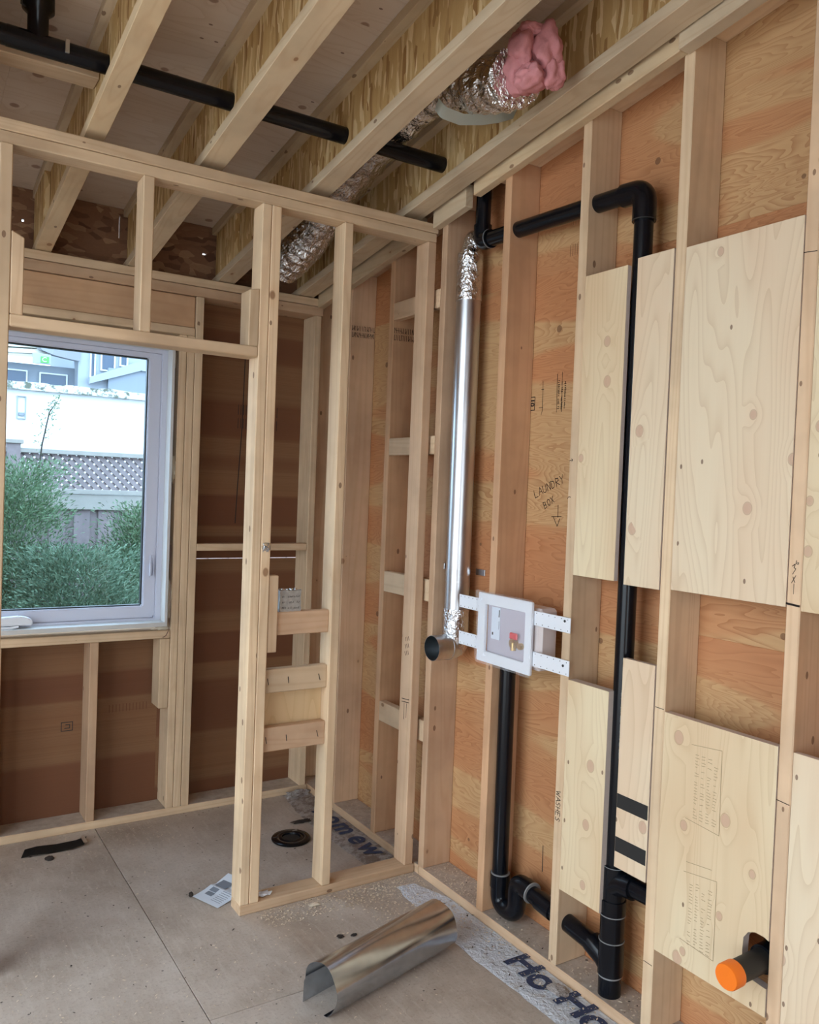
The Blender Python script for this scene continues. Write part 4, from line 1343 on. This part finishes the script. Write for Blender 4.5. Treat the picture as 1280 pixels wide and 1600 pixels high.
# dark metal offcut by the window wall
of = thing('flashing_offcut', 'dark grey bent strip of flashing lying on the floor below the window', 'metal strip', (-1.28, 1.37, 0))
bm = bmesh.new()
pth = [(-1.405, 1.385, 0.004), (-1.36, 1.372, 0.014), (-1.28, 1.372, 0.008), (-1.20, 1.372, 0.010), (-1.152, 1.378, 0.016)]
prev = None
for i, p in enumerate(pth):
    p = Vector(p) - Vector((-1.28, 1.37, 0.01))
    wv = Vector((0.012, 0.033, 0.004))
    cur = (bm.verts.new(p - wv), bm.verts.new(p + wv))
    if prev:
        bm.faces.new((prev[0], cur[0], cur[1], prev[1]))
    prev = cur
bmesh.ops.solidify(bm, geom=bm.faces[:], thickness=0.002)
link('strip', bm, 'dark_metal', of, (-1.28, 1.37, 0.01))
box('bright_edge', -1.166, -1.150, 1.345, 1.412, 0.020, 0.0225, 'galv', of, 0.0005)
tag(blob('debris_lump', (-1.315, 1.285, 0.008), 0.014, 'dirt', None, 4, 0.4, 2, (1.2, 1, 0.6)), 'small dark lump of debris in front of the flashing strip', 'debris')

# foil wrapped block on the partition blocking
fb = thing('foil_wrapped_block', 'small block wrapped in speckled silver foil sitting on the upper partition block', 'block', (-0.61, 0.5, 1.14))
bm = bmesh.new()
bmesh.ops.create_cube(bm, size=1)
bmesh.ops.subdivide_edges(bm, edges=bm.edges[:], cuts=7, use_grid_fill=True)
for v_ in bm.verts:
    n_ = noise.noise(v_.co * 7)
    v_.co = Vector((v_.co.x * 0.088, v_.co.y * 0.05, v_.co.z * 0.080)) * (1 + 0.06 * n_)
    if v_.co.z > 0.036:
        v_.co.z += 0.010 * max(0, noise.noise(Vector((v_.co.x * 90, v_.co.y * 90, 1))))
link('wrapped_body', bm, 'stone', fb, (-0.609, 0.512, 1.1795))
mk = []
random.seed(11)
for row in range(3):
    for q in range(12):
        if random.random() < 0.75:
            a = -0.645 + q * 0.0062
            zc = 1.150 + row * 0.022
            mk.append([(a, zc), (a + random.uniform(0, 0.004), zc + random.uniform(0.004, 0.008))])
ribbon('printed_marks', mk, lambda a, b: (a, 0.4845, b), 0.0016, 'ink', fb)
for i in range(4):
    blob('foil_tuft', (-0.635 + i * 0.018, 0.507, 1.221), 0.006, 'foil', fb, i, 0.6, 2, (1, 1, 1.2), 2)

# twist of wire on the king stud
wt = thing('wire_twist', 'small tangle of bright wire fixed to the front of the partition post', 'wire', (-0.731, 0.466, 1.39))
random.seed(5)
for i in range(6):
    p = [(-0.731 + random.uniform(-.016, .016), 0.462 - random.uniform(0, .012), 1.39 + random.uniform(-.018, .018)) for _ in range(4)]
    tube('wire_strand', p, 0.0018, 'wire', wt, 6, bend=0.006, n=3)

# scraps
tag(blob('paper_scrap', (-0.672, 0.505, 0.046), 0.022, 'white', None, 3, 0.6, 2.4, (1.2, 0.7, 0.3)), 'crumpled off-white scrap on the partition sole plate', 'scrap')
tag(blob('wood_chip', (-0.50, 0.405, 0.006), 0.018, 'chip', None, 6, 0.7, 2.0, (1.2, 0.5, 0.35)), 'pale curled wood chip on the floor before the partition', 'wood chip')
tag(blob('crumpled_cap', (-0.893, 0.70, 0.008), 0.011, 'dirt', None, 9, 0.3, 2.0, (0.8, 0.8, 1.0)), 'small black bit of debris beside the leaflet', 'debris')
tag(blob('torn_membrane', (-0.20, 1.16, 0.006), 0.03, 'dirt', None, 12, 0.7, 2.4, (1.5, 0.6, 0.15)), 'dark torn scrap between the flange and the house wrap', 'scrap')
tag(blob('fallen_leaf', (-0.517, 0.160, 0.004), 0.013, 'dirt', None, 2, 0.4, 2, (1, 0.8, 0.25)), 'dark dried leaf on the floor between partition and metal sheet', 'leaf')
tag(blob('fallen_leaf', (-0.470, 0.145, 0.004), 0.010, 'bark', None, 7, 0.4, 2, (1.2, 0.8, 0.25)), 'smaller brown leaf beside the dark dried leaf', 'leaf')


# sawdust and crumbs: nobody could count them
def flakes(name, label, cat, spots, mat, smin, smax, seed):
    random.seed(seed)
    bm = bmesh.new()
    for (n, x0, x1, y0, y1, z_) in spots:
        for _ in range(n):
            x_, y_ = random.uniform(x0, x1), random.uniform(y0, y1)
            s_ = random.uniform(smin, smax)
            a = random.uniform(0, math.pi * 2)
            w_ = s_ * random.uniform(0.2, 0.6)
            d1 = Vector((math.cos(a), math.sin(a), random.uniform(-.2, .3))) * s_
            d2 = Vector((-math.sin(a), math.cos(a), random.uniform(-.3, .3))) * w_
            c = Vector((x_, y_, z_ + 0.0012 + s_ * 0.25))
            bm.faces.new([bm.verts.new(c + d1), bm.verts.new(c + d2), bm.verts.new(c - d1), bm.verts.new(c - d2)])
    o = link(name, bm, mat, None, (0, 0, 0))
    return tag(o, label, cat, kind='stuff')


flakes('sawdust', 'pale sawdust and shavings scattered over floor and sole plates', 'sawdust',
       [(1300, -0.72, -0.02, 0.33, 0.46, 0), (900, -0.35, -0.02, 0.15, 0.46, 0.002), (500, 0.005, 0.135, 0.05, 0.40, 0.038), (60, 0.01, 0.135, -0.35, 0.0, 0.038), (70, 0.01, 0.135, -0.56, -0.42, 0.038), (90, 0.01, 0.135, -0.8, -0.63, 0.038),
        (320, -0.10, -0.005, -0.75, 0.15, 0.008), (450, -1.7, -0.3, -0.35, 0.45, 0), (160, -1.25, -0.75, 1.25, 1.48, 0), (130, 0.01, 0.13, 0.60, 1.2, 0.038), (140, -1.9, -0.9, 0.5, 1.4, 0), (250, -2.2, -1.2, -0.5, 0.5, 0)],
       'chip', 0.0022, 0.0068, 21)
flakes('dirt_crumbs', 'dark crumbs of dirt scattered over the subfloor', 'dirt',
       [(70, -1.9, -0.35, -0.4, 0.45, 0), (30, 0.01, 0.135, -0.8, 0.3, 0.038), (60, -0.15, -0.01, -0.7, 0.3, 0.009), (40, -1.5, -0.3, 0.6, 1.45, 0)],
       'dirt', 0.0025, 0.008, 22)

# ================================================================ OUTSIDE
gd = box('ground', -30, 40, 1.75, 60, -0.5, -0.30, 'ground', None, 0)
tag(gd, 'bare garden soil outside the window', 'ground', kind='structure')
gd2 = box('ground', -40, -3.92, -40, 1.75, -0.5, -0.10, 'concrete', None, 0)  # added out of view as a pale bounce surface for the room
tag(gd2, 'unseen concrete ground made pale to bounce light in through the side opening', 'ground', kind='structure')
gd3 = box('ground', -3.9, 20, -40, -5.03, -0.5, -0.10, 'concrete', None, 0)
tag(gd3, 'unseen concrete ground made pale to bounce light in from behind the viewer', 'ground', kind='structure')
FY = 5.5
fn = thing('garden_fence', 'weathered grey wooden fence with a lattice top behind the shrubs', 'fence', (-0.4, FY, -0.3))
x0f, x1f = -3.2, 2.6
px_ = -3.2
random.seed(2)
i = 0
while px_ < x1f:
    w_ = 0.137
    yy = FY + (0.0 if i % 2 == 0 else 0.022)
    box('picket', px_, px_ + w_, yy, yy + 0.018, -0.28, 1.36, 'fence', fn, 0.002)
    px_ += 0.105
    i += 1
box('rail', x0f, x1f, FY - 0.035, FY - 0.003, 1.338, 1.478, 'fence2', fn, 0.003)
box('rail', x0f, x1f, FY - 0.05, FY + 0.05, 1.480, 1.520, 'fence2', fn, 0.003)
box('rail', x0f, x1f, FY - 0.05, FY + 0.05, 1.826, 1.866, 'fence2', fn, 0.003)
for xp in (-0.935 - 2.2, -0.985, 1.40):
    po = box('post', xp - 0.055, xp + 0.055, FY - 0.06, FY + 0.05, -0.28, 1.90, 'fence', fn, 0.003)
    box('post_cap', xp - 0.075, xp + 0.075, FY - 0.08, FY + 0.07, 1.90, 1.935, 'fence2', po, 0.004)
# lattice slats
lz0, lz1 = 1.520, 1.826
sp_ = 0.0775 * 1.0
for s_ in (1, -1):
    q = x0f - 0.4
    while q < x1f + 0.4:
        h_ = lz1 - lz0
        xa, xb = (q, q + h_) if s_ > 0 else (q + h_, q)
        wv = 0.0265
        yy = FY + (0.006 if s_ > 0 else -0.006)
        if min(xa, xb) > x0f and max(xa, xb) < x1f:
            hexa('lattice_slat', [(xa - wv, yy - 0.005, lz0), (xa + wv, yy - 0.005, lz0), (xa + wv, yy + 0.005, lz0), (xa - wv, yy + 0.005, lz0),
                                  (xb - wv, yy - 0.005, lz1), (xb + wv, yy - 0.005, lz1), (xb + wv, yy + 0.005, lz1), (xb - wv, yy + 0.005, lz1)], 'fence', fn, 0)
        q += sp_

ww = thing('garage_building', 'bright white rendered building with a mossy parapet beyond the fence', 'building', (0, 9.5, -0.3))
box('wall', -6, 9, 9.5, 13.5, -0.3, 2.76, 'stucco', ww, 0)
bm = bmesh.new()
nn_ = 90
for (ya, yb_) in ((9.42, 9.75),):
    top = []
    for i in range(nn_ + 1):
        x_ = -6 + 15 * i / nn_
        h_ = 0.09 + 0.035 * abs(noise.noise(Vector((x_ * 2.2, 0, 0)))) + 0.02 * abs(noise.noise(Vector((x_ * 7, 4, 0))))
        top.append([bm.verts.new((x_, ya, 2.745 - 2.7)), bm.verts.new((x_, ya, 2.745 + h_ - 2.7)), bm.verts.new((x_, yb_, 2.745 + h_ - 2.7)), bm.verts.new((x_, yb_, 2.745 - 2.7))])
    for a, b in zip(top, top[1:]):
        for k in range(4):
            bm.faces.new((a[k], a[(k + 1) % 4], b[(k + 1) % 4], b[k]))
bmesh.ops.recalc_face_normals(bm, faces=bm.faces)
link('parapet_cap', bm, 'moss', ww, (0, 0, 2.7))
vb = rect_frame('wall_vent', -0.470, -0.357, 2.363, 2.665, -0.458, -0.369, 2.375, 2.653, 9.47, 9.505, 'siding2', ww, 0.003)
box('vent_grille', -0.445, -0.380, 9.475, 9.500, 2.405, 2.450, 'siding', vb, 0.002)

# neighbour's house, far behind
HY = 28.0
kx = (HY + 2.4356) / (17 + 2.4356)
hx = lambda x_: -1.9487 + (x_ + 1.9487) * kx
hz_ = lambda z_: 1.6209 + (z_ - 1.6209) * kx
ho = thing('house', "neighbour's grey house with white-framed windows seen above the white building", 'house', (hx(1.2), HY, -0.3))


def hb(name, xa, xb, za, zb, mat, ya=0.0, yb_=0.12, parent=None):
    return box(name, hx(xa), hx(xb), HY + ya, HY + yb_, hz_(za), hz_(zb), mat, parent or ho, 0)


hb('wall', -0.8, 1.62, 1.4, 4.02, 'siding', 0.0, 4)
hb('wall', 1.60, 5.2, 1.4, 5.6, 'siding2', -0.6, 5)
# roof over the left wing
hexa('roof', [(hx(-1.2), HY - 0.7, hz_(4.0)), (hx(0.98), HY - 0.7, hz_(4.13)), (hx(0.98), HY + 5, hz_(5.3)), (hx(-1.2), HY + 5, hz_(5.3)),
              (hx(-1.2), HY - 0.7, hz_(4.06)), (hx(0.98), HY - 0.7, hz_(4.19)), (hx(0.98), HY + 5, hz_(5.4)), (hx(-1.2), HY + 5, hz_(5.4))], 'shingle', ho, 0)
for q in range(7):
    f_ = q / 7
    y_ = HY - 0.7 + 5.7 * f_
    z_ = hz_(4.06) + (hz_(5.4) - hz_(4.06)) * f_
    hexa('shingle_course', [(hx(-1.2), y_ - 0.02, z_ + 0.02), (hx(0.98), y_ - 0.02, z_ + 0.22), (hx(0.98), y_ + 0.5, z_ + 0.40), (hx(-1.2), y_ + 0.5, z_ + 0.20),
                            (hx(-1.2), y_ - 0.02, z_ + 0.06), (hx(0.98), y_ - 0.02, z_ + 0.26), (hx(0.98), y_ + 0.5, z_ + 0.42), (hx(-1.2), y_ + 0.5, z_ + 0.22)], 'shingle', ho, 0)
# rounded eave
pts = [(hx(0.76), HY - 0.9, hz_(4.36)), (hx(0.85), HY - 1.0, hz_(4.25)), (hx(1.05), HY - 1.1, hz_(4.17)), (hx(1.30), HY - 1.0, hz_(4.14)), (hx(1.62), HY - 0.7, hz_(4.13))]
pt2 = [(p[0] + 0.05, p[1], hz_(4.46)) for p in pts]
bm = bmesh.new()
c = Vector(pts[2])
A = [bm.verts.new(Vector(p) - c) for p in pts]
B = [bm.verts.new(Vector(p) - c) for p in pt2]
A2 = [bm.verts.new(Vector(p) - c + Vector((0, 0.9, 0.1))) for p in pts]
for i in range(4):
    bm.faces.new((A[i], A[i + 1], B[i + 1], B[i]))
    bm.faces.new((A[i], A[i + 1], A2[i + 1], A2[i]))
bmesh.ops.recalc_face_normals(bm, faces=bm.faces)
link('soffit', bm, 'soffit', ho, c)


def hwin(xa, xb, za, zb, y_=-0.06):
    f = rect_frame('window', hx(xa), hx(xb), hz_(za), hz_(zb), hx(xa + 0.03), hx(xb - 0.03), hz_(za + 0.03), hz_(zb - 0.03), HY + y_ - 0.06, HY + y_ + 0.05, 'trim_w', ho, 0.01)
    box('window_pane', hx(xa + 0.03), hx(xb - 0.03), HY + y_, HY + y_ + 0.03, hz_(za + 0.03), hz_(zb - 0.03), 'pane_dark', f, 0)


hwin(0.10, 0.65, 3.50, 3.87)
hwin(0.88, 1.45, 3.50, 3.86)
hwin(1.83, 1.95, 3.80, 5.0, -0.66)
hwin(2.05, 2.36, 3.98, 5.0, -0.66)
hwin(2.45, 2.63, 4.12, 5.0, -0.66)
hexa('barge_board', [(hx(1.80), HY - 0.95, hz_(3.66)), (hx(2.90), HY - 0.95, hz_(4.06)), (hx(2.90), HY - 0.7, hz_(4.06)), (hx(1.80), HY - 0.7, hz_(3.66)),
                     (hx(1.80), HY - 0.95, hz_(3.80)), (hx(2.90), HY - 0.95, hz_(4.28)), (hx(2.90), HY - 0.7, hz_(4.28)), (hx(1.80), HY - 0.7, hz_(3.80))], 'siding2', ho, 0)
box('barge_board', hx(2.90), hx(4.2), HY - 0.95, HY - 0.7, hz_(4.05), hz_(4.28), 'siding2', ho, 0)
box('gable_wall', hx(2.2), hx(4.2), HY - 0.85, HY - 0.62, hz_(2.6), hz_(4.05), 'siding', ho, 0)
sg = thing('wall_sign', 'small green and white sign fixed under the eave of the grey house', 'sign', (hx(0.8), HY - 1.2, hz_(3.96)))
box('sign_board', hx(0.64), hx(0.99), HY - 1.20, HY - 1.12, hz_(3.95), hz_(4.16), 'siding2', sg, 0.01)
box('sign_face', hx(0.795), hx(0.955), HY - 1.23, HY - 1.201, hz_(3.975), hz_(4.105), 'green_sign', sg, 0.005)
pts = [(hx(0.875) + 0.075 * math.cos(a), HY - 1.236, hz_(4.04) + 0.065 * math.sin(a)) for a in [math.radians(x_) for x_ in range(50, 320, 20)]]
tube('sign_mark', pts, 0.012, 'trim_w', sg, 8)


# shrubs
def shrub(name, label, cx, cy, zt, rx, ry, n, mat, seed, group=None, trunks=3, twig=None):
    random.seed(seed)
    o = thing(name, label, 'shrub', (cx, cy, -0.3), group)
    bm = bmesh.new()
    base = Vector((cx, cy, 0.8))
    clusters = []
    for _ in range(max(30, n // 160)):
        a = random.uniform(0, 2 * math.pi)
        hgt = random.uniform(0.0, 1.0)
        rr = math.sqrt(random.uniform(0.05, 1)) * (1.0 - 0.35 * hgt ** 2)
        clusters.append(Vector((cx + rx * rr * math.cos(a), cy + ry * rr * math.sin(a), -0.1 + (zt + 0.1) * hgt)))
    for _ in range(n):
        c = random.choice(clusters) + Vector((random.gauss(0, .085), random.gauss(0, .085), random.gauss(0, .075)))
        if c.z > zt + 0.05:
            continue
        out = (c - Vector((cx, cy, c.z - 0.3))).normalized()
        d = (out + Vector((random.uniform(-.7, .7), random.uniform(-.7, .7), random.uniform(-.7, .5)))).normalized()
        s_ = random.uniform(0.018, 0.048)
        sd = d.cross(Vector((random.uniform(-1, 1), random.uniform(-1, 1), random.uniform(-1, 1)))).normalized() * s_ * 0.14
        c -= base
        bm.faces.new([bm.verts.new(c), bm.verts.new(c + d * s_ * 0.5 + sd), bm.verts.new(c + d * s_), bm.verts.new(c + d * s_ * 0.5 - sd)])
    f = link('foliage', bm, mat, o, base)
    f['kind'] = 'stuff'
    for i in range(trunks):
        a = random.uniform(0, 6.28)
        q = Vector((cx + 0.25 * math.cos(a), cy + 0.25 * math.sin(a), 0))
        tube('branch', [(cx, cy, -0.3), ((cx + q.x) / 2, (cy + q.y) / 2, zt * 0.35), (q.x, q.y, zt * 0.75)], [0.022, 0.015, 0.007], 'bark', o, 8)
    if twig:
        tube('leader', twig, [0.008, 0.006, 0.005, 0.003][:len(twig)], 'bark', o, 6)
        bm = bmesh.new()
        for _ in range(170):
            t_ = random.random() ** 0.7
            i = min(int(t_ * (len(twig) - 1)), len(twig) - 2)
            c = Vector(twig[i]).lerp(Vector(twig[i + 1]), t_ * (len(twig) - 1) - i) + Vector((random.gauss(0, .035 * (0.25 + t_ * (1 - t_) * 3)), random.gauss(0, .03), random.gauss(0, .03)))
            d = Vector((random.uniform(-1, 1), random.uniform(-1, 1), random.uniform(-.3, 1))).normalized() * random.uniform(0.015, 0.035)
            sd = d.cross(Vector((random.uniform(-1, 1), random.uniform(-1, 1), 0.3))).normalized() * 0.005
            c -= base
            bm.faces.new([bm.verts.new(c), bm.verts.new(c + d * 0.5 + sd), bm.verts.new(c + d), bm.verts.new(c + d * 0.5 - sd)])
        g_ = link('leader_foliage', bm, mat, o, base)
        g_['kind'] = 'stuff'
    return o


shrub('cedar_shrub', 'tall green cedar shrub at the left of the window with one leader above the fence', -1.12, 4.35, 1.70, 0.42, 0.40, 36000, 'leaf', 1,
      twig=[(-0.95, 4.4, 1.55), (-0.91, 4.45, 1.87), (-0.86, 4.48, 2.12), (-0.80, 4.5, 2.21)])
shrub('cedar_shrub', 'lower blue-green cedar shrub in the middle of the window view', -0.74, 3.9, 1.08, 0.52, 0.40, 36000, 'leaf2', 2)
shrub('cedar_shrub', 'green cedar shrub at the right edge of the window pane', -0.10, 4.6, 1.38, 0.36, 0.35, 26000, 'leaf', 3)
shrub('cedar_shrub', 'far-left cedar shrub half hidden by the partition post', -1.75, 4.4, 1.5, 0.4, 0.4, 7000, 'leaf2', 4)
